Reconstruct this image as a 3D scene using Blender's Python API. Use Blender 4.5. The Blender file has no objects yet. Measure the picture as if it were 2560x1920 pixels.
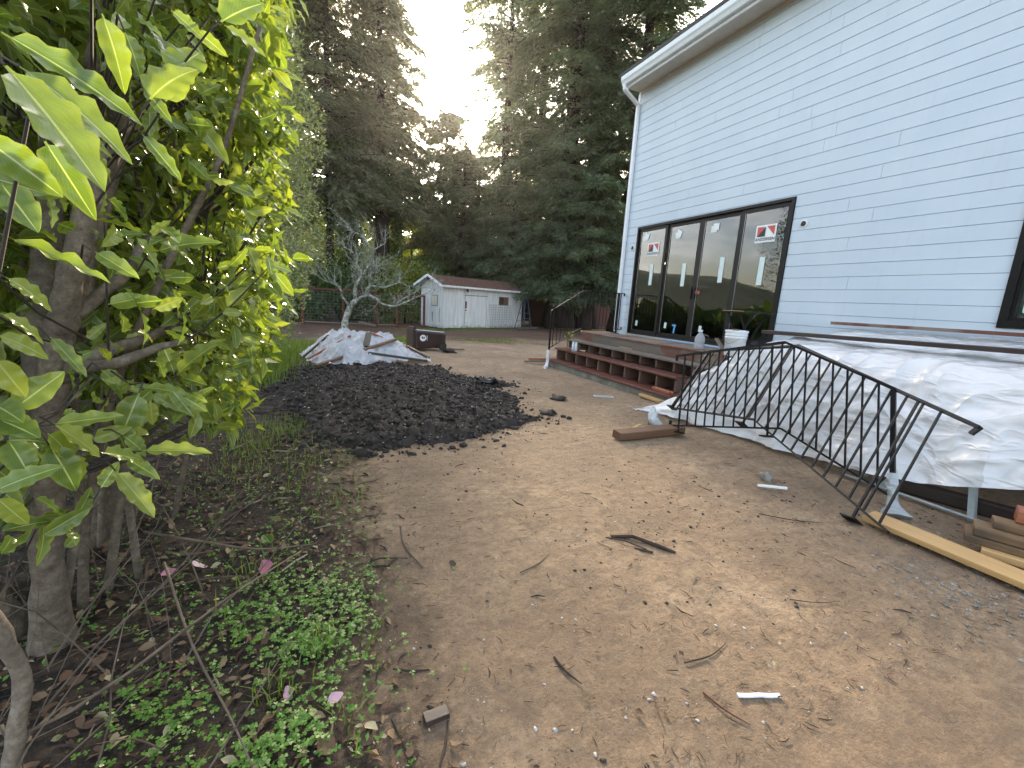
import bpy, math, random
import numpy as np
from mathutils import Vector, Matrix

# ------------------------------------------------------------------ camera, sky, sun, exposure
SC = bpy.context.scene
COL = SC.collection
R = math.radians
CAMP = Vector((0, 0, 1.45))
cam_d = bpy.data.cameras.new('camera'); cam = bpy.data.objects.new('camera', cam_d); COL.objects.link(cam)
cam_d.sensor_width = 36; cam_d.lens = 15.3; cam_d.clip_start = 0.02; cam_d.clip_end = 800
cam.matrix_world = Matrix(((0.917927, 0.021007, -0.396193, 0), (-0.392433, 0.194977, -0.898877, 0), (0.058365, 0.980583, 0.187219, 1.45), (0, 0, 0, 1)))
SC.camera = cam
SUN_AZ, SUN_EL = R(14.9), R(22.6)
W = bpy.data.worlds.new('World'); SC.world = W; W.use_nodes = True
wn = W.node_tree.nodes; wl = W.node_tree.links
bg = wn['Background']; bg.inputs[1].default_value = 0.13
sky = wn.new('ShaderNodeTexSky'); sky.sky_type = 'NISHITA'; sky.sun_disc = False
sky.sun_elevation = SUN_EL; sky.sun_rotation = SUN_AZ; sky.air_density = 1.0; sky.dust_density = 3.0; sky.ozone_density = 1.0
# thin broken cloud over the whole sky
tc = wn.new('ShaderNodeTexCoord'); mpw = wn.new('ShaderNodeMapping'); mpw.inputs['Scale'].default_value = (1, 1, 2.6); wl.new(tc.outputs['Generated'], mpw.inputs[0])
cn = wn.new('ShaderNodeTexNoise'); cn.inputs['Scale'].default_value = 4.2; cn.inputs['Detail'].default_value = 7; cn.inputs['Roughness'].default_value = .6; cn.inputs['Distortion'].default_value = .5; wl.new(mpw.outputs[0], cn.inputs['Vector'])
cr = wn.new('ShaderNodeValToRGB'); cr.color_ramp.elements[0].position = .44; cr.color_ramp.elements[1].position = .68; wl.new(cn.outputs['Fac'], cr.inputs[0])
bw = wn.new('ShaderNodeRGBToBW'); wl.new(sky.outputs[0], bw.inputs[0]); gain = wn.new('ShaderNodeMath'); gain.operation = 'MULTIPLY'; gain.inputs[1].default_value = 1.7; wl.new(bw.outputs[0], gain.inputs[0])
cmx = wn.new('ShaderNodeMix'); cmx.data_type = 'RGBA'; wl.new(cr.outputs[0], cmx.inputs[0]); wl.new(sky.outputs[0], cmx.inputs[6]); wl.new(gain.outputs[0], cmx.inputs[7]); wl.new(cmx.outputs[2], bg.inputs[0])
sd = bpy.data.lights.new('sun', 'SUN'); sun = bpy.data.objects.new('sun', sd); COL.objects.link(sun)
sd.energy = 2.5; sd.angle = R(3.5); sd.color = (1.0, 0.86, 0.66)
S = Vector((math.sin(SUN_AZ) * math.cos(SUN_EL), math.cos(SUN_AZ) * math.cos(SUN_EL), math.sin(SUN_EL)))
sun.rotation_euler = S.to_track_quat('Z', 'Y').to_euler(); sun.location = S * 60
SC.view_settings.view_transform = 'Standard'; SC.view_settings.look = 'None'; SC.view_settings.gamma = 1
SC.view_settings.exposure = 2.64
SC.view_settings.use_white_balance = True; SC.view_settings.white_balance_temperature = 6900; SC.view_settings.white_balance_tint = 10
SC.render.engine = 'CYCLES'
SC.cycles.max_bounces = 8; SC.cycles.transparent_max_bounces = 12; SC.cycles.use_denoising = True

rng = np.random.default_rng(7)
random.seed(7)

# ------------------------------------------------------------------ helpers
ORG = {}
def V3(p): return Vector(p)

def mesh_np(name, verts, faces_list, mat, parent=None, smooth=False, uv=None):
    """verts (n,3) world coordinates, faces_list: list of int arrays (m,k)."""
    v = np.asarray(verts, dtype=np.float32)
    if parent is not None: v = v - np.asarray(ORG[parent.name], dtype=np.float32)
    me = bpy.data.meshes.new(name)
    nl = sum(f.size for f in faces_list); npoly = sum(len(f) for f in faces_list)
    me.vertices.add(len(v)); me.vertices.foreach_set('co', v.ravel())
    me.loops.add(nl); me.polygons.add(npoly)
    li = np.concatenate([f.ravel() for f in faces_list]).astype(np.int32)
    sizes = np.concatenate([np.full(len(f), f.shape[1], dtype=np.int32) for f in faces_list])
    me.loops.foreach_set('vertex_index', li)
    st = np.zeros(npoly, dtype=np.int32); st[1:] = np.cumsum(sizes)[:-1]
    me.polygons.foreach_set('loop_start', st)
    if uv is not None:
        ul = me.uv_layers.new(name='UVMap'); ul.data.foreach_set('uv', np.asarray(uv, dtype=np.float32)[li].ravel())
    me.update(calc_edges=True)
    if smooth: me.polygons.foreach_set('use_smooth', np.ones(npoly, dtype=bool))
    me.validate()
    if mat: me.materials.append(mat)
    return link(name, me, parent)

def link(name, me, parent=None):
    o = bpy.data.objects.new(name, me); COL.objects.link(o)
    if parent is not None:
        o.parent = parent; ORG[o.name] = ORG[parent.name]
    else: ORG[o.name] = (0, 0, 0)
    return o

class MB:
    def __init__(s): s.v = []; s.f = []
    def add(s, vs, fs):
        b = len(s.v); s.v += [tuple(p) for p in vs]; s.f += [tuple(i + b for i in q) for q in fs]; return s
    def box(s, x0, x1, y0, y1, z0, z1):
        return s.add([(x0,y0,z0),(x1,y0,z0),(x1,y1,z0),(x0,y1,z0),(x0,y0,z1),(x1,y0,z1),(x1,y1,z1),(x0,y1,z1)],
                     [(0,3,2,1),(4,5,6,7),(0,1,5,4),(1,2,6,5),(2,3,7,6),(3,0,4,7)])
    def beam(s, a, b, w, h, up=(0, 0, 1)):
        a = V3(a); b = V3(b); d = (b - a).normalized(); up = V3(up)
        if abs(d.dot(up)) > .98: up = Vector((1, 0, 0))
        sx = d.cross(up).normalized(); uz = sx.cross(d).normalized()
        vs = []
        for p in (a, b):
            for i, j in ((-1,-1),(1,-1),(1,1),(-1,1)): vs.append(p + sx * (w / 2 * i) + uz * (h / 2 * j))
        return s.add(vs, [(0,1,2,3),(7,6,5,4),(0,4,5,1),(1,5,6,2),(2,6,7,3),(3,7,4,0)])
    def tube(s, pts, radii, n=8, cap=True):
        pts = [V3(p) for p in pts]
        if not hasattr(radii, '__len__'): radii = [radii] * len(pts)
        prev = None; rings = []
        for i, p in enumerate(pts):
            d = (pts[min(i + 1, len(pts) - 1)] - pts[max(i - 1, 0)]).normalized()
            if prev is None:
                u = d.orthogonal().normalized()
            else:
                u = (prev - d * prev.dot(d))
                u = u.normalized() if u.length > 1e-6 else d.orthogonal().normalized()
            prev = u; w = d.cross(u)
            rings.append([p + (u * math.cos(2*math.pi*k/n) + w * math.sin(2*math.pi*k/n)) * radii[i] for k in range(n)])
        vs = [q for r in rings for q in r]; fs = []
        for i in range(len(pts) - 1):
            for k in range(n):
                fs.append((i*n+k, i*n+(k+1) % n, (i+1)*n+(k+1) % n, (i+1)*n+k))
        if cap: fs.append(tuple(range(n))[::-1]); fs.append(tuple((len(pts)-1)*n + k for k in range(n)))
        return s.add(vs, fs)
    def lathe(s, c, prof, n=24, axis=None):
        """prof: list of (r, h). axis default z"""
        M = Matrix.Identity(3) if axis is None else V3(axis).to_track_quat('Z', 'Y').to_matrix()
        c = V3(c); vs = []; fs = []
        for r, h in prof:
            for k in range(n):
                vs.append(c + M @ Vector((r*math.cos(2*math.pi*k/n), r*math.sin(2*math.pi*k/n), h)))
        m = len(prof)
        for i in range(m - 1):
            for k in range(n): fs.append((i*n+k, i*n+(k+1) % n, (i+1)*n+(k+1) % n, (i+1)*n+k))
        fs.append(tuple(range(n))[::-1]); fs.append(tuple((m-1)*n+k for k in range(n)))
        return s.add(vs, fs)
    def xform(s, M):
        s.v = [tuple(M @ V3(p)) for p in s.v]; return s
    def build(s, name, mat, parent=None, smooth=False, bevel=0):
        me = bpy.data.meshes.new(name)
        o = V3(ORG[parent.name]) if parent is not None else Vector((0, 0, 0))
        me.from_pydata([tuple(V3(p) - o) for p in s.v], [], s.f); me.update()
        if smooth: me.polygons.foreach_set('use_smooth', np.ones(len(me.polygons), dtype=bool))
        if mat: me.materials.append(mat)
        ob = link(name, me, parent)
        if bevel:
            m = ob.modifiers.new('bevel', 'BEVEL'); m.width = bevel; m.segments = 1; m.limit_method = 'ANGLE'
        return ob

def tag(o, label, cat, group=None, kind=None):
    o['label'] = label; o['category'] = cat
    if group: o['group'] = group
    if kind: o['kind'] = kind
    return o
def thing(name, label, cat, loc, group=None):
    o = bpy.data.objects.new(name, None); COL.objects.link(o); o.location = loc; o.empty_display_size = .1
    ORG[o.name] = tuple(loc); return tag(o, label, cat, group)
def structure(o): o['kind'] = 'structure'; return o
def stuff(o, label, cat): o['kind'] = 'stuff'; o['label'] = label; o['category'] = cat; return o
def stuffpart(o): o['kind'] = 'stuff'; return o

def timber(name, a, b, w, h, mat, roll=0.0, parent=None, bow=0.0):
    """a plank from a to b, grain along local X; own object with a transform"""
    a = V3(a); b = V3(b); L = (b - a).length; d = (b - a).normalized()
    up = Vector((0, 0, 1)) if abs(d.z) < .95 else Vector((0, 1, 0))
    y = up.cross(d).normalized(); z = d.cross(y)
    if roll:
        c, s_ = math.cos(roll), math.sin(roll); y, z = y * c + z * s_, z * c - y * s_
    n = 6; e = min(w, h) * .1
    sec = [(-w/2+e,-h/2),(w/2-e,-h/2),(w/2,-h/2+e),(w/2,h/2-e),(w/2-e,h/2),(-w/2+e,h/2),(-w/2,h/2-e),(-w/2,-h/2+e)]
    vs = []; fs = []
    r_ = random.Random(int(L * 1e4) + int(abs(a.x) * 1e4))
    for i in range(n + 1):
        t = i / n; oz = bow * (1 - (2*t-1)**2); oy = r_.uniform(-.002, .002)
        for p in sec: vs.append((L * t, p[0] + oy, p[1] + oz))
    for i in range(n):
        for k in range(8): fs.append((i*8+k, i*8+(k+1) % 8, (i+1)*8+(k+1) % 8, (i+1)*8+k))
    fs.append(tuple(range(8))[::-1]); fs.append(tuple(n*8+k for k in range(8)))
    me = bpy.data.meshes.new(name); me.from_pydata(vs, [], fs); me.update(); me.materials.append(mat)
    o = bpy.data.objects.new(name, me); COL.objects.link(o)
    M = Matrix(((d.x, y.x, z.x, a.x), (d.y, y.y, z.y, a.y), (d.z, y.z, z.z, a.z), (0, 0, 0, 1)))
    if parent is not None:
        o.parent = parent; M = Matrix.Translation(-V3(ORG[parent.name])) @ M
    o.matrix_local = M; ORG[o.name] = tuple(a)
    return o

# value noise on arrays
def _h(ix, iy, iz, s):
    n = (ix * 374761393 + iy * 668265263 + iz * 2147483647 + s * 974634777) & 0xffffffff
    n = ((n ^ (n >> 13)) * 1274126177) & 0xffffffff
    return ((n ^ (n >> 16)) & 0xffff) / 65535.0
def vnoise(x, y, z=0.0, s=0):
    x = np.asarray(x, float); y = np.asarray(y, float); z = np.asarray(z, float) + np.zeros_like(x)
    ix = np.floor(x).astype(np.int64); iy = np.floor(y).astype(np.int64); iz = np.floor(z).astype(np.int64)
    fx = x - ix; fy = y - iy; fz = z - iz
    fx = fx*fx*(3-2*fx); fy = fy*fy*(3-2*fy); fz = fz*fz*(3-2*fz)
    def L(a, b, t): return a + (b - a) * t
    c = [[[_h(ix+i, iy+j, iz+k, s) for k in (0, 1)] for j in (0, 1)] for i in (0, 1)]
    return L(L(L(c[0][0][0], c[1][0][0], fx), L(c[0][1][0], c[1][1][0], fx), fy),
             L(L(c[0][0][1], c[1][0][1], fx), L(c[0][1][1], c[1][1][1], fx), fy), fz) * 2 - 1
def fbm(x, y, z=0.0, o=4, s=0):
    t = 0; a = 1.0; k = 1.0
    for i in range(o):
        t = t + vnoise(np.asarray(x)*k, np.asarray(y)*k, np.asarray(z)*k, s + i*17) * a; a *= .5; k *= 2.03
    return t
def sstep(a, b, x):
    t = np.clip((np.asarray(x, float) - a) / (b - a), 0, 1); return t*t*(3-2*t)

# ------------------------------------------------------------------ materials
class NT:
    def __init__(s, name):
        s.m = bpy.data.materials.new(name); s.m.use_nodes = True; s.t = s.m.node_tree
        s.b = s.t.nodes['Principled BSDF']; s.out = s.t.nodes['Material Output']
    def n(s, typ, **kw):
        nd = s.t.nodes.new(typ)
        for k, v in kw.items():
            if k in nd.inputs.keys() if isinstance(k, str) else False: nd.inputs[k].default_value = v
            else: setattr(nd, k, v)
        return nd
    def l(s, a, b): s.t.links.new(a, b)
    def coord(s, kind='Object', scale=None):
        c = s.n('ShaderNodeTexCoord'); o = c.outputs[kind]
        if scale is not None:
            mp = s.n('ShaderNodeMapping'); mp.inputs['Scale'].default_value = scale; s.l(o, mp.inputs[0]); o = mp.outputs[0]
        return o
    def noise(s, vec, scale, detail=5, rough=.6, dist=0):
        t = s.n('ShaderNodeTexNoise'); t.inputs['Scale'].default_value = scale; t.inputs['Detail'].default_value = detail
        t.inputs['Roughness'].default_value = rough; t.inputs['Distortion'].default_value = dist; s.l(vec, t.inputs['Vector']); return t.outputs['Fac']
    def ramp(s, fac, stops):
        r = s.n('ShaderNodeValToRGB'); e = r.color_ramp.elements
        while len(e) < len(stops): e.new(.5)
        for i, (p, c) in enumerate(stops):
            e[i].position = p; e[i].color = (*c, 1) if len(c) == 3 else c
        s.l(fac, r.inputs[0]); return r.outputs[0]
    def mix(s, fac, a, b, mode='MIX'):
        m = s.n('ShaderNodeMix', data_type='RGBA', blend_type=mode)
        for v, i in ((fac, 0), (a, 6), (b, 7)):
            if hasattr(v, 'node'): s.l(v, m.inputs[i])
            elif i == 0: m.inputs[0].default_value = v
            else: m.inputs[i].default_value = (*v, 1)
        return m.outputs[2]
    def math(s, op, a, b=0.0, c=None):
        m = s.n('ShaderNodeMath', operation=op)
        for i, v in enumerate((a, b, c)):
            if v is None: continue
            if hasattr(v, 'node'): s.l(v, m.inputs[i])
            else: m.inputs[i].default_value = v
        return m.outputs[0]
    def bump(s, h, strength=.3, dist=.01):
        b = s.n('ShaderNodeBump'); b.inputs['Strength'].default_value = strength; b.inputs['Distance'].default_value = dist
        s.l(h, b.inputs['Height']); s.l(b.outputs[0], s.b.inputs['Normal']); return b.outputs[0]
    def col(s, c):
        if hasattr(c, 'node'): s.l(c, s.b.inputs['Base Color'])
        else: s.b.inputs['Base Color'].default_value = (*c, 1)
    def set(s, **kw):
        for k, v in kw.items():
            i = s.b.inputs[k.replace('_', ' ')]
            if hasattr(v, 'node'): s.l(v, i)
            else: i.default_value = v

def m_simple(name, c, rough=.6, var=.15, scale=8, metallic=0, bump=.0, bscale=40, spec=.5):
    t = NT(name); o = t.coord('Object'); f = t.noise(o, scale)
    lo = tuple(x * (1 - var) for x in c); hi = tuple(min(1, x * (1 + var)) for x in c)
    t.col(t.ramp(f, [(.3, lo), (.7, hi)])); t.set(Roughness=rough, Metallic=metallic); t.b.inputs['Specular IOR Level'].default_value = spec
    if bump: t.bump(t.noise(o, bscale), bump, .004)
    return t.m

def m_wood(name, c1, c2, rough=.65, gr=1.0, wet=0.0, stain=None):
    t = NT(name); o = t.coord('Object', (.7*gr, 22*gr, 22*gr)); f = t.noise(o, 2.2, 6, .65, .4)
    o2 = t.coord('Object'); f2 = t.noise(o2, 3.0, 4)
    c = t.ramp(f, [(.25, c1), (.75, c2)])
    c = t.mix(t.math('MULTIPLY', f2, .5), c, tuple(x*.55 for x in c1))
    if stain: c = t.mix(t.ramp(t.noise(o2, 1.4, 3), [(.5, (0,0,0)), (.62, (1,1,1))]), c, stain)
    t.col(c); t.set(Roughness=rough); t.bump(f, .25, .003); return t.m

def m_leaf(name, stops, transl=.45, tcol=None, rough=.4, midrib=None, spec=.5, noise=None):
    """stops: ramp over random per island"""
    t = NT(name); g = t.n('ShaderNodeNewGeometry'); oi = t.n('ShaderNodeObjectInfo')
    rnd = t.math('FRACT', t.math('ADD', g.outputs['Random Per Island'], oi.outputs['Random']))
    c = t.ramp(rnd, stops)
    if noise:
        f = t.noise(t.coord('Object'), noise, 3); c = t.mix(t.math('MULTIPLY', f, .6), c, tuple(x * .6 for x in stops[0][1]))
    if midrib:
        uv = t.coord('UV'); sx = t.n('ShaderNodeSeparateXYZ'); t.l(uv, sx.inputs[0])
        a = t.math('ABSOLUTE', t.math('SUBTRACT', sx.outputs[0], .5))
        k = t.ramp(a, [(.018, (1,1,1)), (.035, (0,0,0))]); c = t.mix(k, c, midrib)
        # side veins and blotches
        ve = t.math('SINE', t.math('ADD', t.math('MULTIPLY', sx.outputs[1], 75.0), t.math('MULTIPLY', a, -60.0)))
        c = t.mix(t.math('MULTIPLY', t.ramp(ve, [(.93, (0,0,0)), (1.0, (1,1,1))]), .22), c, midrib)
        bl = t.noise(t.coord('Object'), 45, 3); c = t.mix(t.math('MULTIPLY', t.ramp(bl, [(.45, (0,0,0)), (.8, (1,1,1))]), .35), c, stops[0][1])
        ed = t.ramp(a, [(.3, (0,0,0)), (.5, (1,1,1))]); c = t.mix(t.math('MULTIPLY', ed, .45), c, stops[-1][1])
    t.col(c); t.set(Roughness=rough); t.b.inputs['Specular IOR Level'].default_value = spec
    tr = t.n('ShaderNodeBsdfTranslucent')
    hs = t.n('ShaderNodeMix', data_type='RGBA', blend_type='MULTIPLY'); hs.inputs[0].default_value = 1
    t.l(c, hs.inputs[6]); hs.inputs[7].default_value = (*(tcol or (1.6, 1.5, .5)), 1); t.l(hs.outputs[2], tr.inputs[0])
    mx = t.n('ShaderNodeMixShader'); mx.inputs[0].default_value = transl
    t.l(t.b.outputs[0], mx.inputs[1]); t.l(tr.outputs[0], mx.inputs[2]); t.l(mx.outputs[0], t.out.inputs[0])
    return t.m

def m_plastic(name, c=(.75,.78,.82), transp=.25, transl=.35, rough=.3, dirt=None):
    t = NT(name); o = t.coord('Object'); f = t.noise(o, 2.5, 4)
    cc = t.ramp(f, [(.3, tuple(x*.9 for x in c)), (.7, c)])
    if dirt: cc = t.mix(t.ramp(t.noise(o, 1.7, 5), [(.5, (0,0,0)), (.75, (.5,.5,.5))]), cc, dirt)
    t.col(cc); t.set(Roughness=rough)
    rg_ = t.math('ABSOLUTE', t.math('SUBTRACT', t.noise(o, 1.8, 2, .45, 1.0), .5)); rg2 = t.math('ABSOLUTE', t.math('SUBTRACT', t.noise(t.coord('Object', (1, .5, 1.6)), 4.2, 2, .45, .8), .5)); t.bump(t.math('ADD', t.math('POWER', t.math('SUBTRACT', 1.0, rg_), 9.0), t.math('MULTIPLY', t.math('POWER', t.math('SUBTRACT', 1.0, rg2), 9.0), .4)), .55, .05)
    tr = t.n('ShaderNodeBsdfTranslucent'); t.l(cc, tr.inputs[0])
    m1 = t.n('ShaderNodeMixShader'); m1.inputs[0].default_value = transl; t.l(t.b.outputs[0], m1.inputs[1]); t.l(tr.outputs[0], m1.inputs[2])
    tp = t.n('ShaderNodeBsdfTransparent'); tp.inputs[0].default_value = (.95, .96, .98, 1)
    m2 = t.n('ShaderNodeMixShader'); m2.inputs[0].default_value = transp; t.l(m1.outputs[0], m2.inputs[1]); t.l(tp.outputs[0], m2.inputs[2])
    t.l(m2.outputs[0], t.out.inputs[0]); return t.m

def m_glass(name, tint=(.74, .86, .89)):
    t = NT(name)
    gl = t.n('ShaderNodeBsdfGlossy'); gl.inputs['Roughness'].default_value = .015; gl.inputs[0].default_value = (.95, .97, 1, 1)
    tp = t.n('ShaderNodeBsdfTransparent'); tp.inputs[0].default_value = (*tint, 1)
    fr = t.n('ShaderNodeFresnel'); fr.inputs[0].default_value = 1.85
    mx = t.n('ShaderNodeMixShader'); t.l(fr.outputs[0], mx.inputs[0]); t.l(tp.outputs[0], mx.inputs[1]); t.l(gl.outputs[0], mx.inputs[2])
    t.l(mx.outputs[0], t.out.inputs[0]); return t.m

M = {}
def ground_mat():
    t = NT('dirt'); o = t.coord('Object')
    sx = t.n('ShaderNodeSeparateXYZ'); t.l(o, sx.inputs[0]); X, Y = sx.outputs[0], sx.outputs[1]
    n1 = t.noise(o, 1.1, 6); n2 = t.noise(o, 14, 6, .7); n3 = t.noise(o, 90, 4, .7); n4 = t.noise(o, .45, 4)
    sand = t.ramp(n1, [(.3, (.27, .18, .112)), (.5, (.45, .31, .192)), (.7, (.62, .45, .295))])
    sand = t.mix(t.ramp(n2, [(.36, (.55,.55,.55)), (.6, (0,0,0))]), sand, (.24, .18, .13))
    # dark scuffed patches
    dk = t.ramp(t.noise(o, 2.6, 6, .65, .3), [(.56, (0,0,0)), (.74, (.7,.7,.7))]); sand = t.mix(dk, sand, (.16, .125, .095))
    gr = t.noise(o, 34, 8, .8); sand = t.mix(t.ramp(gr, [(.36, (.55,.55,.55)), (.5, (0,0,0))]), sand, (.19, .133, .087)); sand = t.mix(t.ramp(gr, [(.56, (0,0,0)), (.72, (.6,.6,.6))]), sand, (.62, .47, .32))
    # humus strip under the shrubs (left of the path) with a ragged edge
    edge = t.math('ADD', t.math('MULTIPLY', t.math('SUBTRACT', n1, .5), 1.1), t.math('MULTIPLY', t.math('SUBTRACT', n2, .5), .5))
    line = t.math('ADD', X, t.math('MULTIPLY', Y, .04)); hm = t.math('ADD', line, edge)
    humus = t.ramp(t.noise(o, 30, 6, .75), [(.35, (.012, .009, .007)), (.6, (.034, .025, .018)), (.8, (.085, .062, .042))])
    mk = t.ramp(t.math('ADD', t.math('MULTIPLY', hm, .5), .5), [(.52, (1,1,1)), (.76, (0,0,0))])
    c = t.mix(mk, sand, humus)
    # rust coloured needle litter towards the shed
    li = t.math('ADD', t.math('MULTIPLY', Y, .05), t.math('MULTIPLY', t.math('SUBTRACT', n4, .5), .5))
    rm = t.ramp(li, [(.66, (0,0,0)), (.8, (.9,.9,.9))])
    lit = t.ramp(n2, [(.3, (.05, .024, .016)), (.6, (.12, .055, .036)), (.8, (.17, .09, .06))]); c = t.mix(rm, c, lit)
    # fine dark and pale speckles and mottling over all the ground
    sp = t.ramp(n3, [(.28, (.6,.6,.6)), (.42, (0,0,0))]); c = t.mix(sp, c, (.10, .075, .055))
    spl = t.ramp(t.noise(o, 160, 2, .5), [(.70, (0,0,0)), (.77, (.6,.6,.6))]); c = t.mix(spl, c, (.46, .38, .30))
    mot = t.ramp(t.noise(t.coord('Object', (1, 2.2, 1)), 5.5, 7, .75, .6), [(.40, (.45,.45,.45)), (.54, (0,0,0))]); c = t.mix(mot, c, (.19, .13, .085))
    t.col(c); t.set(Roughness=t.ramp(n1, [(.3, (.62,.62,.62)), (.7, (.95,.95,.95))]))
    t.b.inputs['Specular IOR Level'].default_value = .3
    hh = t.math('ADD', t.math('ADD', t.math('MULTIPLY', n2, 1.0), t.math('MULTIPLY', n3, .5)), t.math('MULTIPLY', gr, 1.0)); t.bump(hh, .9, .04)
    return t.m
M['dirt'] = ground_mat()

def siding_mat():
    t = NT('siding_paint'); o = t.coord('Object')
    f = t.noise(o, 1.3, 3, .5); sx = t.n('ShaderNodeSeparateXYZ'); t.l(o, sx.inputs[0])
    base = t.ramp(f, [(.35, (.52, .60, .66)), (.65, (.56, .635, .69))])
    vo = t.n('ShaderNodeTexVoronoi'); vo.inputs['Scale'].default_value = 2.6; mp = t.n('ShaderNodeMapping'); mp.inputs['Scale'].default_value = (1, 1.5, .7)
    t.l(o, mp.inputs[0]); wob = t.n('ShaderNodeTexNoise'); wob.inputs['Scale'].default_value = 4; t.l(o, wob.inputs['Vector'])
    ad = t.n('ShaderNodeMix', data_type='RGBA', blend_type='LINEAR_LIGHT'); ad.inputs[0].default_value = .12; t.l(mp.outputs[0], ad.inputs[6]); t.l(wob.outputs['Color'], ad.inputs[7]); t.l(ad.outputs[2], vo.inputs['Vector'])
    sep = t.n('ShaderNodeSeparateColor'); t.l(vo.outputs['Color'], sep.inputs[0])
    # primer patches on the far upper part of the wall
    yy = t.ramp(t.math('MULTIPLY', sx.outputs[1], .1), [(.52, (0,0,0)), (.64, (1,1,1))]); zz = t.ramp(t.math('MULTIPLY', sx.outputs[2], .1), [(.36, (0,0,0)), (.42, (1,1,1))])
    k = t.math('MULTIPLY', t.math('MULTIPLY', yy, zz), t.ramp(sep.outputs[0], [(.42, (0,0,0)), (.46, (1,1,1))]))
    oi = t.n('ShaderNodeObjectInfo'); base = t.mix(t.math('MULTIPLY', oi.outputs['Random'], .10), base, (.40, .47, .53))
    dr = t.ramp(t.noise(t.coord('Object', (1, 6, .5)), 2.2, 5, .6), [(.55, (0,0,0)), (.8, (.22,.22,.22))]); base = t.mix(dr, base, (.42, .44, .45))
    t.col(t.mix(t.math('MULTIPLY', k, .75), base, (.60, .64, .68))); t.set(Roughness=.55); t.bump(t.noise(t.coord('Object', (1, 3, 40)), 6, 3), .06, .004)
    return t.m
M['siding'] = siding_mat()
M['white'] = m_simple('white_trim_paint', (.74, .76, .78), .45, .05)
M['soffit'] = m_simple('soffit_paint', (.55, .50, .42), .6, .08)
M['gutter'] = m_simple('gutter_enamel', (.66, .70, .70), .35, .05)
M['black'] = m_simple('black_metal', (.006, .006, .007), .45, .2, spec=.22)
M['bronze'] = m_simple('dark_bronze_frame', (.010, .0085, .008), .42, .2, spec=.25)
M['glass'] = m_glass('window_glass')
M['inwall'] = m_simple('interior_plaster', (.66, .72, .72), .8, .1)
M['infloor'] = m_simple('interior_floor', (.30, .27, .25), .6, .2)
M['alu'] = m_simple('aluminium', (.5, .51, .52), .35, .1, metallic=.8)
M['sticker'] = m_simple('sticker_paper', (.62, .72, .70), .5, .04)
M['sticker_w'] = m_simple('sticker_white', (.76, .79, .78), .5, .04)
M['red'] = m_simple('print_red', (.55, .08, .06), .5, .05)
M['ink'] = m_simple('print_black', (.02, .024, .03), .5, .05)
M['tape'] = m_simple('painters_tape_blue', (.10, .35, .66), .6, .1)
M['deckwood'] = m_wood('redwood_weathered', (.10, .034, .023), (.21, .080, .054), .5, stain=(.20, .145, .105))
M['treadwood'] = m_wood('redwood_tread', (.085, .026, .019), (.18, .060, .042), .42)
M['greywood'] = m_wood('grey_weathered_wood', (.11, .088, .07), (.22, .18, .145), .75)
M['divwood'] = m_wood('divider_wood', (.11, .058, .042), (.20, .125, .095), .7)
M['deckboard'] = m_wood('deck_plywood', (.16, .11, .075), (.30, .23, .17), .6, stain=(.11, .05, .038))
M['pine'] = m_wood('fresh_fir', (.50, .29, .11), (.62, .40, .18), .55, .8)
M['redwood'] = m_wood('fresh_redwood', (.28, .085, .04), (.40, .15, .075), .55)
M['dirtywood'] = m_wood('muddy_lumber', (.12, .065, .032), (.34, .21, .09), .6, stain=(.07, .045, .025))
M['darkwood'] = m_wood('dark_stained_board', (.028, .017, .013), (.07, .045, .034), .5)
M['brownwood'] = m_wood('brown_beam', (.10, .05, .028), (.19, .10, .055), .6)
M['concrete'] = m_simple('mossy_concrete', (.15, .15, .125), .9, .45, 5, bump=.5)
M['tarp'] = m_plastic('plastic_sheeting', (.90, .91, .92), .17, .12, .22)
M['tarp2'] = m_plastic('plastic_sheeting_dirty', (.70, .73, .78), .16, .28, .3, dirt=(.32, .26, .2))
M['wrap'] = m_plastic('plastic_wrap', (.62, .68, .70), .2, .2, .25, dirt=(.25, .2, .15))
M['soil'] = m_simple('dark_compost', (.025, .0185, .0145), .85, .5, 9, bump=.8, bscale=30)
M['clod'] = m_simple('compost_clod', (.029, .0215, .0165), .8, .55, 14, bump=.6, bscale=50)
M['grit'] = m_simple('white_grit', (.45, .43, .40), .7, .2)
def shrubbark():
    t = NT('shrub_bark'); o = t.coord('Object'); c = t.ramp(t.noise(o, 22, 7, .75), [(.3, (.075, .057, .042)), (.52, (.18, .14, .10)), (.72, (.32, .27, .21))])
    c = t.mix(t.ramp(t.noise(t.coord('Object', (1, 1, 2)), 70, 2), [(.66, (0,0,0)), (.72, (.7,.7,.7))]), c, (.05, .036, .025))
    t.col(c); t.set(Roughness=.85); t.bump(t.noise(o, 60, 6, .75), .9, .008); return t.m
M['bark'] = shrubbark()
M['twig'] = m_simple('dark_twig', (.045, .034, .027), .8, .3, 20)
M['deadtwig'] = m_simple('pale_dead_twig', (.115, .085, .06), .85, .5, 12)
M['redbark'] = m_simple('redwood_bark', (.038, .024, .018), .95, .4, 6, bump=.9, bscale=9)
def lichen():
    t = NT('lichen_bark'); o = t.coord('Object'); c = t.ramp(t.noise(o, 9, 5, .7), [(.36, (.07, .06, .048)), (.47, (.20, .205, .165)), (.62, (.42, .45, .38))])
    t.col(c); t.set(Roughness=.95); t.bump(t.noise(o, 26, 4), .8, .01); return t.m
M['lichen'] = lichen()
M['rust'] = m_simple('rusted_steel', (.10, .032, .020), .85, .35, 10)
M['wire'] = m_simple('galvanised_wire', (.22, .22, .22), .5, .3, metallic=.5)
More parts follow.
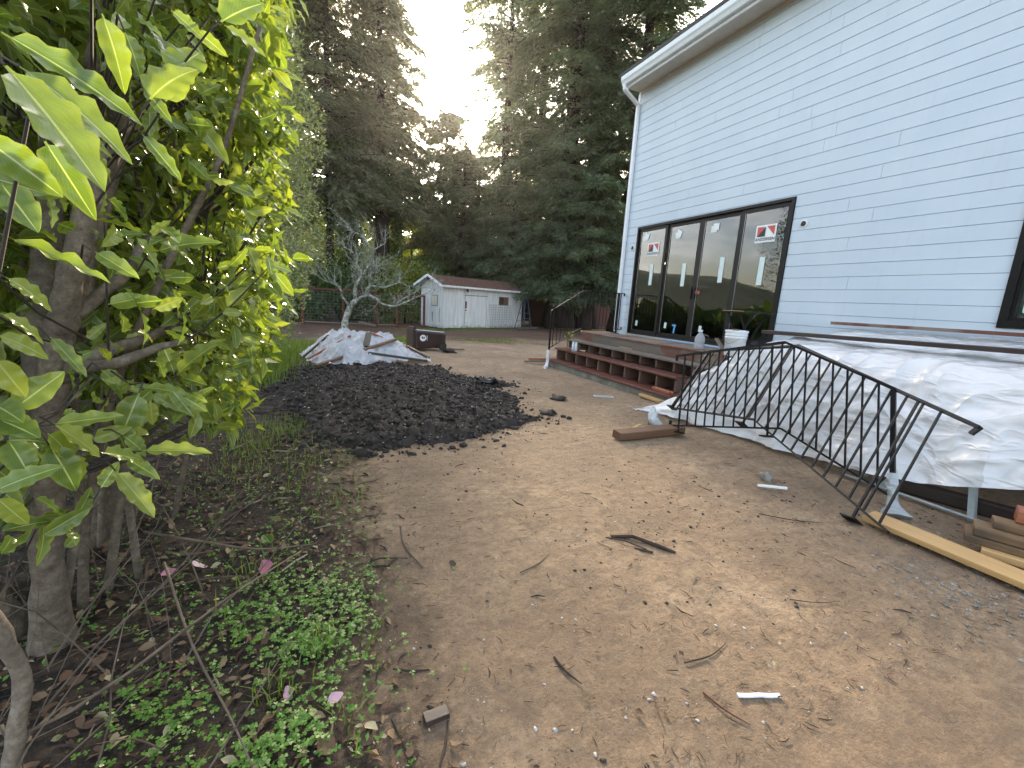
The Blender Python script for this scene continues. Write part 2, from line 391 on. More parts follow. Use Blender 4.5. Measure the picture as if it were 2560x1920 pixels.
def shedmat():
    t = NT('shed_paint'); o = t.coord('Object'); sx = t.n('ShaderNodeSeparateXYZ'); t.l(o, sx.inputs[0])
    c = t.ramp(t.noise(t.coord('Object', (3, 3, .35)), 3, 5), [(.3, (.44, .455, .445)), (.7, (.66, .66, .63))])
    low = t.math('ADD', t.math('MULTIPLY', sx.outputs[2], -.9), t.math('MULTIPLY', t.noise(o, 6, 6, .7), 1.1))
    c = t.mix(t.ramp(low, [(.38, (0,0,0)), (.62, (.85,.85,.85))]), c, (.11, .115, .095))
    t.col(c); t.set(Roughness=.75); return t.m
M['shed'] = shedmat()
M['shedroof'] = m_simple('shed_roof_litter', (.105, .05, .034), .95, .5, 7, bump=.8)
M['brownplastic'] = m_simple('brown_bin_plastic', (.035, .016, .013), .38, .15)
M['rubber'] = m_simple('wheel_rubber', (.015, .015, .015), .7, .2)
M['pipe'] = m_simple('black_abs_pipe', (.008, .008, .009), .22, .1)
M['ladder'] = m_simple('ladder_fibreglass', (.035, .07, .09), .5, .2)
M['bucket'] = m_simple('white_bucket_plastic', (.70, .72, .73), .4, .05)
M['jug'] = m_plastic('clear_jug_plastic', (.7, .74, .78), .55, .2, .12)
M['can'] = m_simple('spray_can_paint', (.66, .74, .80), .3, .05, metallic=.2)
M['galv'] = m_simple('galvanised_leg', (.36, .39, .39), .45, .2, metallic=.3)
M['stone'] = m_simple('grey_stone', (.22, .21, .185), .9, .4, 10, bump=.6)
M['fencewood'] = m_wood('red_fence_board', (.085, .030, .020), (.16, .06, .042), .85)
M['petal'] = m_leaf('camellia_petal', [(0, (.62, .20, .32)), (.5, (.72, .38, .48)), (1, (.80, .62, .66))], .3, (1, .9, .9), .5)
M['shrubleaf'] = m_leaf('shrub_leaf', [(0, (.11, .17, .038)), (.35, (.17, .235, .045)), (.7, (.23, .285, .05)), (1, (.33, .36, .07))], .38, (1.2, 1.3, .5), .22, midrib=(.45, .50, .20))
M['fineleaf'] = m_leaf('fine_hedge_leaf', [(0, (.12, .16, .08)), (.5, (.20, .24, .12)), (1, (.32, .34, .20))], .35, (1.4, 1.4, .5), .22)
M['spruce'] = m_leaf('spruce_needles', [(0, (.06, .075, .042)), (.6, (.095, .11, .06)), (1, (.15, .16, .09))], .3, (1.5, 1.4, .5), .55)
M['redwoodleaf'] = m_leaf('redwood_needles', [(0, (.055, .09, .05)), (.6, (.09, .135, .072)), (1, (.14, .18, .095))], .3, (1.5, 1.4, .45), .5)
M['ivyleaf'] = m_leaf('ivy_leaf', [(0, (.035, .07, .02)), (.6, (.06, .11, .03)), (1, (.10, .16, .045))], .4, (1.7, 1.5, .4), .4)
M['brightleaf'] = m_leaf('sunlit_leaf', [(0, (.12, .17, .025)), (.5, (.19, .24, .035)), (1, (.30, .32, .05))], .55, (1.6, 1.5, .4), .5)
M['grass'] = m_leaf('grass_blade', [(0, (.09, .15, .025)), (.5, (.14, .22, .035)), (1, (.24, .28, .06))], .4, (1.4, 1.4, .4), .5)
M['clover'] = m_leaf('oxalis_leaf', [(0, (.08, .20, .028)), (.5, (.12, .27, .045)), (1, (.19, .33, .06))], .35, (1.4, 1.4, .4), .45)
M['litter'] = m_leaf('leaf_litter', [(0, (.05, .028, .017)), (.35, (.11, .06, .034)), (.65, (.17, .10, .055)), (.85, (.26, .18, .10)), (1, (.46, .40, .24))], .1, (1.2, 1, .6), .8)
M['chip'] = m_leaf('bark_chip', [(0, (.022, .015, .012)), (.6, (.055, .035, .024)), (.9, (.11, .06, .036)), (1, (.30, .25, .17))], .0, (1, 1, 1), .9)

# ------------------------------------------------------------------ ground
def gz(x, y):
    x = np.asarray(x, float); y = np.asarray(y, float)
    fine = sstep(15, 13, y)*sstep(-4, -2.2, x)*sstep(7, 6, x)
    return .012*fbm(x*.6, y*.6, o=2, s=3) + .007*fbm(x*3.1, y*3.1, o=3, s=9) + .03*sstep(-.3, -2.0, x) + fine*(.006*fbm(x*5.3, y*5.3, o=2, s=21) + .005*np.abs(fbm(x*11, y*11, o=2, s=31)))
def axis(parts):
    out = []
    for a, b, st in parts: out.append(np.arange(a, b, st))
    return np.concatenate(out + [np.array([parts[-1][1]])])
gx = axis([(-300, -40, 40), (-40, -6, 2), (-6, -2, .2), (-2, 6, .045), (6, 12, .15), (12, 40, 1.5), (40, 300, 40)])
gy = axis([(-300, -20, 40), (-20, 0, 2), (0, 5, .035), (5, 14, .08), (14, 26, .25), (26, 60, 2), (60, 400, 40)])
GX, GY = np.meshgrid(gx, gy, indexing='ij')
GZ = gz(GX, GY)
nx, ny = GX.shape
idx = np.arange(nx*ny).reshape(nx, ny)
gf = np.stack([idx[:-1, :-1], idx[1:, :-1], idx[1:, 1:], idx[:-1, 1:]], -1).reshape(-1, 4)
structure(mesh_np('ground', np.stack([GX, GY, GZ], -1).reshape(-1, 3), [gf], M['dirt'], smooth=True))

# wooded hill far behind
hx = np.linspace(-150, 190, 69); hy = np.linspace(52, 190, 24)
HX, HY = np.meshgrid(hx, hy, indexing='ij')
HZ = -1 + 17*sstep(52, 170, HY)*(1 + .25*fbm(HX*.02, HY*.02, o=3, s=5))
ii = np.arange(HX.size).reshape(HX.shape)
structure(mesh_np('hill', np.stack([HX, HY, HZ], -1).reshape(-1, 3), [np.stack([ii[:-1, :-1], ii[1:, :-1], ii[1:, 1:], ii[:-1, 1:]], -1).reshape(-1, 4)],
    m_simple('hill_scrub', (.06, .075, .03), .95, .5, .4), smooth=True))

# ------------------------------------------------------------------ house
WX = 6.74
DY0, DY1, DZ0, DZ1 = 4.866, 8.587, .843, 3.28
WY0, WY1, WZ0, WZ1 = .75, 2.31, 1.477, 3.0
YN, YF, ZT = -3.2, 9.0, 6.27
house = thing('house', 'white two storey house with horizontal lap siding and wide sliding glass door', 'house', (WX, 5, 0))
PITCH = .1786; Z0 = 1.8746 - 10*PITCH
def board(y0, y1, z0, z1):
    e = .0062; d = .009
    m = MB(); sec = [(WX+.03, z0+.0008), (WX+d, z0+.0008), (WX, z0+e), (WX, z1-e), (WX+d, z1-.0008), (WX+.03, z1-.0008)]
    n = len(sec); vs = [(x, y0, z) for x, z in sec] + [(x, y1, z) for x, z in sec]
    fs = [(i, (i+1) % n, n+(i+1) % n, n+i) for i in range(n)] + [tuple(range(n))[::-1], tuple(range(n, 2*n))]
    m.add(vs, fs); return m.build('siding_board', M['siding'], house)
rb = random.Random(4); row = 0; z = Z0
while z < ZT - .02:
    z1 = min(z + PITCH, ZT)
    cuts = []
    for (a, b, c0, c1) in ((DY0-.004, DY1+.004, DZ0, DZ1), (WY0-.004, WY1+.004, WZ0, WZ1)):
        if z1 > c0 + .004 and z < c1 - .004: cuts.append((a, b, c0, c1))
    segs = [(YN, YF)]
    for (a, b, c0, c1) in cuts:
        ns = []
        for (p, q) in segs:
            if q <= a or p >= b: ns.append((p, q)); continue
            if p < a: ns.append((p, a))
            if q > b: ns.append((b, q))
        segs = ns
        if z1 > c1 + .02 and z < c1: board(a, b, c1 + .004, z1)
        if z < c0 - .02 and z1 > c0: board(a, b, z, c0 - .004)
    for (p, q) in segs:
        cutpts = [p]; t = p + rb.uniform(1.2, 3.6)
        while t < q - .6: cutpts.append(t); t += rb.uniform(2.8, 3.7)
        cutpts.append(q)
        for u, w in zip(cutpts[:-1], cutpts[1:]): board(u + .002, w - .002, z, z1)
    z = z1; row += 1
def wallbox(name, *b, mat='siding'): return MB().box(*b).build(name, M[mat], house)
# sheathing behind the boards, around the openings
x0, x1 = WX + .031, WX + .16
for b in ((YN, WY0, 0, ZT), (WY0, WY1, 0, WZ0), (WY0, WY1, WZ1, ZT), (WY1, DY0, 0, ZT), (DY0, DY1, 0, DZ0-.03), (DY0, DY1, DZ1, ZT), (DY1, YF, 0, ZT)):
    wallbox('wall', x0, x1, b[0] + .001, b[1] - .001, b[2], b[3])
for b_ in ((x0 + .002, 7.3, 0, ZT - .01), (7.301, 8.8, 0, 1.1), (7.301, 8.8, 3.2, ZT - .01), (8.801, 14, 0, ZT - .01)): wallbox('side_wall', b_[0], b_[1], YF + .002, YF + .14, b_[2], b_[3])  # gap in this unseen wall, added to let daylight into the room
wallbox('side_wall', x0 + .002, 14, YN - .14, YN - .002, 0, ZT - .01); wallbox('back_wall', 14.001, 14.14, YN, YF, 0, ZT)
wallbox('corner_trim', WX - .012, WX + .10, YF + .001, YF + .055, .25, ZT, mat='white')
wallbox('soffit', 6.33, WX + .02, YN, YF + .06, ZT + .002, ZT + .02, mat='soffit')
wallbox('fascia', 6.30, 6.329, YN, YF + .06, ZT - .05, ZT + .17, mat='white')
wallbox('frieze', WX - .018, WX - .002, YN, YF - .001, ZT - .075, ZT - .001, mat='soffit')
# gutter: K profile
g = MB(); sec = [(6.298, ZT+.0), (6.22, ZT+.0), (6.20, ZT+.05), (6.175, ZT+.09), (6.170, ZT+.17), (6.182, ZT+.17), (6.188, ZT+.10), (6.298, ZT+.10)]
n = len(sec); g.add([(x, YN, q) for x, q in sec] + [(x, YF + .02, q) for x, q in sec], [(i, (i+1) % n, n+(i+1) % n, n+i) for i in range(n)] + [tuple(range(n))[::-1], tuple(range(n, 2*n))])
g.build('gutter', M['gutter'], house)
d = MB(); d.beam((6.24, YF-.06, ZT+.01), (6.24, YF-.06, ZT-.10), .075, .055, up=(0, 1, 0)); d.build('downspout_outlet', M['white'], house)
d = MB(); d.beam((6.24, YF-.06, ZT-.09), (WX-.045, YF+.0, ZT-.30), .075, .055); d.build('downspout_elbow', M['white'], house)
d = MB(); d.box(WX-.085, WX-.015, YF-.035, YF+.04, 3.0, ZT-.27); d.build('downspout', M['white'], house, bevel=.006)
d = MB(); d.box(WX-.083, WX-.017, YF-.033, YF+.038, .86, 3.02); d.build('downspout', M['white'], house, bevel=.006)
# roof slabs and shell so that the rooms inside are dark
r = MB(); r.add([(6.17, YN-.2, ZT+.19), (10.4, YN-.2, ZT+2.3), (10.4, YF+.12, ZT+2.3), (6.17, YF+.12, ZT+.19), (6.17, YN-.2, ZT+.25), (10.4, YN-.2, ZT+2.36), (10.4, YF+.12, ZT+2.36), (6.17, YF+.12, ZT+.25)],
    [(0,3,2,1),(4,5,6,7),(0,1,5,4),(1,2,6,5),(2,3,7,6),(3,0,4,7)])
r.add([(10.401, YN-.2, ZT+2.3), (14.6, YN-.2, ZT+.19), (14.6, YF+.12, ZT+.19), (10.401, YF+.12, ZT+2.3), (10.401, YN-.2, ZT+2.36), (14.6, YN-.2, ZT+.25), (14.6, YF+.12, ZT+.25), (10.401, YF+.12, ZT+2.36)],
    [(0,3,2,1),(4,5,6,7),(0,1,5,4),(1,2,6,5),(2,3,7,6),(3,0,4,7)])
r.build('roof', m_simple('roof_shingle', (.06, .06, .06), .9), house)
wallbox('interior_floor', x1 + .001, 13.9, YN, YF, .70, .80, mat='infloor'); wallbox('interior_ceiling', x1 + .001, 13.9, YN, YF, 3.45, 3.6, mat='inwall')
wallbox('interior_wall', 8.9, 9.0, YN, YF, .801, 3.449, mat='inwall'); wallbox('interior_wall', x1 + .3, 8.89, 3.3, 3.42, .801, 3.449, mat='inwall')
wallbox('interior_wall', x1 + 1.2, 8.89, 6.6, 6.72, .801, 3.449, mat='inwall')
for yy in (5.2, 7.2, 8.2): wallbox('interior_stud', 8.3, 8.4, yy, yy + .14, .801, 3.449, mat='sticker')

# sliding door: frame, four panels with panes and stickers
def ring(m, y0, y1, z0, z1, w, xa, xb, wb=None, wt=None):
    wb = wb or w; wt = wt or w
    m.box(xa, xb, y0, y0+w, z0, z1); m.box(xa, xb, y1-w, y1, z0, z1)
    m.box(xa, xb, y0+w+.0005, y1-w-.0005, z0, z0+wb); m.box(xa, xb, y0+w+.0005, y1-w-.0005, z1-wt, z1); return m
dfr = ring(MB(), DY0, DY1, DZ0, DZ1, .045, WX-.022, WX+.13, .03, .045).build('door_frame', M['bronze'], house)
MB().box(WX-.06, WX-.024, DY0+.01, DY1-.01, DZ0-.035, DZ0+.012).build('door_sill', M['alu'], house)
pw = (DY1 - DY0 - .09) / 4
panels = []
for i in range(4):
    y1 = DY1 - .045 - i * pw; y0 = y1 - pw
    xa = WX + (.02 if i in (0, 3) else .052)
    if i in (1, 2): y0 -= .0; 
    pn = ring(MB(), y0+.001, y1-.001, DZ0+.032, DZ1-.047, .068, xa, xa+.03, .085, .07).build('door_panel', M['bronze'], house); panels.append((pn, xa))
    MB().box(xa+.010, xa+.016, y0+.067, y1-.067, DZ0+.116, DZ1-.116).build('pane', M['glass'], pn)
    ed = MB(); ed.box(xa-.002, xa-.0005, y1-.0725, y1-.0685, DZ0+.118, DZ1-.118); ed.build('glazing_bead', M['alu'], pn)
def decal(i, name, y0, y1, z0, z1, mat, off=.006, tilt=0):
    pn, xa = panels[i]; x = xa + .010 - off
    cy, cz = (y0+y1)/2, (z0+z1)/2; c, s_ = math.cos(tilt), math.sin(tilt); pts = []
    for y, q in ((y0, z0), (y1, z0), (y1, z1), (y0, z1)): pts.append((cy + (y-cy)*c - (q-cz)*s_, cz + (y-cy)*s_ + (q-cz)*c))
    m = MB(); m.add([(x, y, q) for y, q in pts] + [(x-.001, y, q) for y, q in pts], [(0,3,2,1) if False else (0,1,2,3), (7,6,5,4), (0,4,5,1), (1,5,6,2), (2,6,7,3), (3,7,4,0)])
    return m.build(name, M[mat], pn)
def tri(i, name, pts, mat, off):
    pn, xa = panels[i]; x = xa + .010 - off
    m = MB(); n = len(pts); m.add([(x, y, q) for y, q in pts] + [(x-.001, y, q) for y, q in pts], [tuple(range(n)), tuple(range(2*n-1, n-1, -1))] + [(k, (k+1) % n, n+(k+1) % n, n+k) for k in range(n)])
    return m.build(name, M[mat], pn)
for i, cy, cz in ((0, 8.03, 2.755), (3, 5.315, 2.79)):
    decal(i, 'sticker', cy-.185, cy+.185, cz-.14, cz+.14, 'sticker_w', .006)
    # left is +y from the camera
    l, r_, t_, b_ = cy+.155, cy-.155, cz+.115, cz-.045
    tri(i, 'sticker_emblem', [(l, t_), (l, b_), (cy+.02, t_-.01)][::-1] , 'red', .009)
    tri(i, 'sticker_emblem', [(l-.004, b_), (cy+.006, b_), (cy+.006, t_-.005)][::-1], 'ink', .0125)
    tri(i, 'sticker_emblem', [(cy-.01, t_), (r_, t_), (r_, b_+.01)], 'red', .009)
    cu = bpy.data.curves.new('sticker_lettering', 'FONT'); cu.body = 'ANDERSEN'; cu.size = .068; cu.align_x = 'CENTER'; cu.space_character = 1.05; cu.extrude = .0006; cu.offset = .0012
    tmp = bpy.data.objects.new('lettering_source', cu); lm = bpy.data.meshes.new_from_object(tmp); bpy.data.objects.remove(tmp); lm.name = 'sticker_lettering'; lm.materials.clear(); lm.materials.append(M['ink'])
    to = bpy.data.objects.new('sticker_lettering', lm); COL.objects.link(to); pn, xa = panels[i]; to.parent = pn
    wp = Vector((xa + .010 - .0095, cy, cz - .112)); to.matrix_local = Matrix.Translation(wp - V3(ORG[pn.name])) @ Matrix(((0,0,-1,0), (-1,0,0,0), (0,1,0,0), (0,0,0,1)))
for i, y, z_, h in ((0, 8.014, 2.207, .46), (1, 7.073, 2.178, .46), (2, 6.143, 2.24, .46), (3, 5.3, 2.184, .46)): decal(i, 'instruction_strip', y-.05, y+.05, z_-h/2, z_+h/2, 'sticker')
for i, y, z_, a in ((0, 8.283, 3.058, .35), (1, 7.317, 3.018, .4), (2, 6.389, 3.035, .05)):
    decal(i, 'glazing_label', y-.07, y+.07, z_-.06, z_+.06, 'sticker_w', .009, a); decal(i, 'glazing_label', y-.02, y+.11, z_-.10, z_+.02, 'sticker', .006, 0)
for i, y, z_ in ((0, 8.326, 1.112), (1, 7.409, 1.126), (2, 6.447, 1.126)): decal(i, 'energy_label', y-.035, y+.035, z_-.06, z_+.06, 'sticker', .006, .1)
decal(1, 'latch_tag', 6.665, 6.705, 1.80, 1.86, 'red', .012); decal(2, 'latch_tag', 6.575, 6.625, 1.80, 1.86, 'red', .012)
decal(1, 'tape_strip', 7.115, 7.155, .98, 1.13, 'tape', .007, .12); decal(1, 'tape_strip', 7.09, 7.20, 1.125, 1.16, 'tape', .008, 0)
for i in (1, 2):
    pn, xa = panels[i]; yh = 6.752 if i == 1 else 6.70
    MB().box(xa-.03, xa-.001, yh - .012 + (.03 if i == 1 else 0), yh + .012 + (.03 if i == 1 else 0), 1.70, 1.92).build('handle', M['bronze'], pn, bevel=.004)
# right hand window
ring(MB(), WY0, WY1, WZ0, WZ1, .075, WX-.03, WX+.10).build('window_frame', M['bronze'], house)
wi = ring(MB(), WY0+.076, WY1-.076, WZ0+.076, WZ1-.076, .035, WX-.012, WX+.06).build('window_sash', M['bronze'], house)
MB().box(WX+.02, WX+.026, WY0+.105, WY1-.105, WZ0+.105, WZ1-.105).build('pane', M['glass'], wi)
for dy, dz, w in ((0, 0, .13), (.05, -.02, .11)): MB().box(WX+.012-.004*(dy == 0), WX+.014-.004*(dy == 0), 2.05-w/2+dy, 2.05+w/2+dy, 1.66+dz, 1.80+dz).build('window_label', M['sticker_w'] if dy == 0 else M['sticker'], wi)
for k in range(4): MB().box(WX+.0065, WX+.0075, 2.0, 2.10, 1.685+k*.026, 1.693+k*.026).build('label_print', M['ink'], wi)
# light fitting boxes left open in the wall with wires hanging out
for (y, z_) in ((8.713, 2.842), (4.674, 2.858)):
    e = MB(); e.lathe((WX-.016, y, z_), [(.052, 0), (.056, .004), (.056, .014)], 20, axis=(1, 0, 0)); eb = e.build('electrical_box', M['sticker_w'], house)
    e = MB(); e.lathe((WX-.018, y, z_), [(.04, 0), (.04, .001)], 18, axis=(1, 0, 0)); e.build('box_shade_disc', M['twig'], eb)  # flat dark disc paints the shade inside the open box
    e = MB()
    for k in range(3): e.tube([(WX-.02, y+.012*(k-1), z_), (WX-.05, y+.02*(k-1), z_-.012), (WX-.035, y+.015*(k-1), z_-.04)], .004, 5)
    e.build('wire', M['greywood'], eb)

# ------------------------------------------------------------------ deck and steps
deck = thing('deck_steps', 'wide redwood deck steps with open cubby risers below the sliding door', 'steps', (5.4, 7.1, 0))
YL, YR = 9.15, 5.15
MB().box(4.885, 6.73, YR-.15, YL+.03, -.05, .115).build('concrete_base', M['concrete'], deck, bevel=.012)
def plank(name, x0, x1, y0, y1, z0, z1, mat): return timber(name, ((x0+x1)/2, y1, (z0+z1)/2), ((x0+x1)/2, y0, (z0+z1)/2), x1-x0, z1-z0, M[mat], parent=deck)
plank('tread', 4.85, 5.16, YR-.12, YL, .117, .155, 'treadwood'); plank('tread', 5.163, 5.50, YR-.12, YL, .117, .152, 'treadwood')
plank('tread', 5.11, 5.445, 5.20, YL+.02, .378, .415, 'treadwood')
plank('tread', 5.44, 5.785, 4.9, YL+.0, .582, .618, 'greywood')
rd = random.Random(2)
for k in range(10):
    y = 9.11 - .432*k; plank('divider', 5.145, 5.76, y-.019, y+.019, .156, .377, 'divwood').rotation_euler.rotate_axis('X', 0)
for k in range(10):
    y = 9.14 - .437*k; plank('divider', 5.475, 5.80, y-.019, y+.019, .416, .581, 'divwood')
MB().box(5.95, 5.97, 4.9, YL-.02, .116, .60).build('back_board', M['darkwood'], deck)
ys = [YL-.02, 8.55, 6.35, 4.95]
for a, b, m_ in zip(ys[:-1], ys[1:], ('deckwood', 'greywood', 'deckwood')): plank('fascia_board', 5.79, 5.828, b+.002, a-.002, .62, .79, m_)
# deck surface boards
x = 5.765
for k, w in enumerate((.14, .19, .19, .19, .17)):
    plank('deck_board', x, x+w-.004, 4.9, YL+.0 - .012*(k % 2), .793, .817+.0015*(k % 2), 'deckboard' if k != 0 else 'deckwood'); x += w
timber('edge_strip', (5.80, YL+.012, .829), (6.60, YL-.01, .826), .05, .02, M['pine'], parent=deck)

# ------------------------------------------------------------------ railings
def railing(name, label, org, ax, a, th, h, b, nb, posts, ret=True, ext=0., arch=False, group=None):
    """ax: 3 columns s,t,n; level part s in [-a,0], sloping part s in [0,b] going down"""
    o = V3(org); sA, tA, nA = [V3((ax[0][k], ax[1][k], ax[2][k])) for k in range(3)]
    root = thing(name, label, 'railing', tuple(org), group)
    P = lambda s, t, n=0: o + sA*s + tA*t + nA*n
    sl = math.tan(th); bt = lambda s: -sl*max(0, s)
    rt = MB(); rt.beam(P(-a, h), P(0, h), .036, .02, up=tA).beam(P(0, h), P(b+ext, h+bt(b+ext)), .036, .02, up=tA)
    if ret: rt.beam(P(-a, h+.009), P(-a, h-.06), .03, .02, up=sA)
    if ext: rt.beam(P(b+ext, h+bt(b+ext)+.009), P(b+ext-.03, h+bt(b+ext)-.055), .03, .02, up=nA)
    rt.build('top_rail', M['black'], root)
    rb_ = MB(); rb_.beam(P(-a, 0), P(0, 0), .024, .016, up=tA).beam(P(0, 0), P(b+ext*.3, bt(b+ext*.3)), .024, .016, up=tA)
    if ret: rb_.beam(P(-a, -.008), P(-a, .06), .03, .02, up=sA)
    rb_.build('bottom_rail', M['black'], root)
    L = a + b; k = 1
    while k * L / nb < L + ext*.6 - .02:
        s = -a + k * L / nb; k += 1
        if min(abs(s - p[0]) for p in posts) < .03: continue
        m = MB(); m.beam(P(s, bt(s)+.008), P(s, h+bt(s)-.01), .0135, .0135, up=sA); m.build('baluster', M['black'], root)
    for q in posts:
        s, low = q[:2]; th_, top_ = (q[2], q[3]) if len(q) > 2 else (.032, h+bt(s)-.009)
        m = MB(); m.beam(P(s, low), P(s, top_), th_, th_, up=sA); p_ = m.build('post', M['black'], root)
        m = MB(); m.beam(P(s, low-.001), P(s, low+.009), .11, .11, up=sA); m.build('base_plate', M['black'], p_)
    if arch:
        pts = [P(b, .40), P(b-.12, .43), P(b-.26, .37), P(b-.40, .25), P(b-.45, -sl*(b-.45)+.0)]
        MB().tube(pts, .008, 6).build('scroll', M['black'], root)
    return root, P
far_r, PF = railing('stair_railing', 'black steel stair railing standing at the far end of the deck steps', (5.552, 8.8, .922), ((-1,0,0),(0,0,1),(0,1,0)),
    1.15, R(31.3), .855, .817, 21, [(-1.0, -.10), (.80, -.90)], arch=True)
A_r, PA = railing('stair_railing', 'black steel railing section with upright bars propped on the dirt, one foot wrapped in plastic', (4.0215, 2.665, .397),
    ((.176,.237,.955),(-.954,.281,.106),(.243,.93,-.276)), 1.246, .548, .868, .86, 19, [(-1.13, -.085, .016, .85), (-.12, -.085, .016, .85), (.845, -.62)], group=None)
B_r, PB = railing('stair_railing', 'black steel railing section leaning back on the plastic sheeting, bars slanting', (4.1208, 3.035, .38),
    ((-.122,.611,.782),(-.98,.052,-.193),(.159,.79,-.593)), 1.376, .429, .98, 1.50, 22, [(-1.35, -.0), (-.1, -.085, .016, .96), (1.33, -.72, .016, .36)], ret=False, ext=.25)
# crumpled plastic round railing feet
def crumple(name, label, pts, radii, seed, mat='wrap', n=18, amp=.25):
    m = MB(); m.tube(pts, radii, n); r_ = np.array(m.v); c = np.repeat(np.array([tuple(p) for p in pts]), n, 0)
    d_ = r_ - c; k = 1 + amp*fbm(r_[:, 0]*26+seed, r_[:, 1]*26, r_[:, 2]*26, o=3, s=seed)
    m.v = [tuple(p) for p in (c + d_*k[:, None])]
    o = m.build(name, M[mat], None, smooth=False); return tag(o, label, 'plastic wrap')
pf = PA(.845, -.62)
def smooth_path(pts, rad, k=4):
    P = [V3(p) for p in pts]; P = [P[0]*2 - P[1]] + P + [P[-1]*2 - P[-2]]; out = []; rr = []
    for i in range(1, len(P)-2):
        for j in range(k):
            t = j/k; a, b, c, d = P[i-1], P[i], P[i+1], P[i+2]
            out.append(.5*((b*2) + (c-a)*t + (a*2 - b*5 + c*4 - d)*t*t + (b*3 - a - c*3 + d)*t*t*t)); rr.append(rad[i-1]*(1-t)+rad[i]*t)
    return out + [V3(pts[-1])], rr + [rad[-1]]
p_, r_ = smooth_path([PA(.845, -.33), PA(.845, -.42), PA(.845, -.5), PA(.845, -.58), pf + Vector((-.03, -.03, -.04))], [.03, .045, .034, .042, .10], 5)
crumple('plastic_wrap', 'crumpled clear plastic taped round the foot of the upright-barred railing', p_, r_, 3)
p_, r_ = smooth_path([(3.93, 4.32, .21), (3.88, 4.25, .13), (3.84, 4.16, .05), (3.88, 4.08, .02)], [.015, .05, .06, .03], 5)
crumple('plastic_wrap', 'greenish plastic rag bunched on the dirt beside the muddy beam', p_, r_, 5)
p_, r_ = smooth_path([(4.735, 8.8, .40), (4.73, 8.79, .25), (4.72, 8.78, .10), (4.66, 8.72, .02), (4.60, 8.66, .012)], [.03, .034, .03, .045, .03], 5)
crumple('plastic_wrap', 'white plastic wrapped round the foot of the far stair railing', p_, r_, 7, 'tarp')

# ------------------------------------------------------------------ covered lumber stack on trestles
lum = []
rl = random.Random(11)
k = 0
for lay in range(3):
    for c in range(6):
        x = 5.10 + c*.255 + rl.uniform(-.02, .02); z_ = .86 + lay*.07 + .025*c
        y0 = 3.6 + rl.uniform(-.25, .05); y1 = .2 + rl.uniform(-.3, .3)
        if lay < 2 and 0 < c < 5: continue
        o = timber('lumber', (x, y0, z_), (x, y1, z_), .235, .06, M['redwood' if rl.random() < .7 else 'brownwood'])
        pos = 'front' if c == 0 else ('back' if c == 5 else 'middle')
        tag(o, 'reddish board under the plastic sheeting, %s, %s' % (['bottom course', 'second course', 'top course'][lay], ['front edge of the stack', 'second from the front edge', 'third from the front edge', 'fourth from the front edge', 'second from the house wall', 'nearest the house wall'][c]), 'lumber', 'boards stacked under the plastic sheeting'); k += 1
def trestle(y, lab, fx=-.42):
    t = thing('sawhorse', lab, 'sawhorse', (5.4, y, 0), 'sawhorses under the covered lumber')
    MB().beam((4.9, y, .79), (6.35, y, .79), .09, .07).build('crossbar', M['galv'], t)
    for sx in (4.92, 6.2):
        for sy in (-1, 1):
            xo = fx if sx < 5 else .25
            MB().beam((sx + xo*.2, y + sy*.07, .76), (sx + xo, y + sy*.30, 0), .055, .04, up=(0, 1, 0)).build('leg', M['galv'], t)
        MB().beam((sx + xo*.6, y-.19, .36), (sx + xo*.6, y+.19, .36), .02, .02).build('brace', M['galv'], t)
trestle(1.70, 'grey metal sawhorse near the lumber pile under the plastic'); trestle(2.55, 'grey metal sawhorse under the far half of the plastic', -.2)
tag(MB().tube([(4.42, 2.25, .05), (4.45, 1.4, .045), (4.5, .55, .04)], .014, 8).build('conduit_pipe', M['galv'], smooth=True), 'thin grey conduit pipe lying on the ground under the plastic', 'pipe')
tag(timber('timber_beam', (4.60, 2.05, .07), (5.1, .1, .07), .10, .11, M['darkwood']), 'dark red timber beam lying on the ground under the plastic', 'beam')

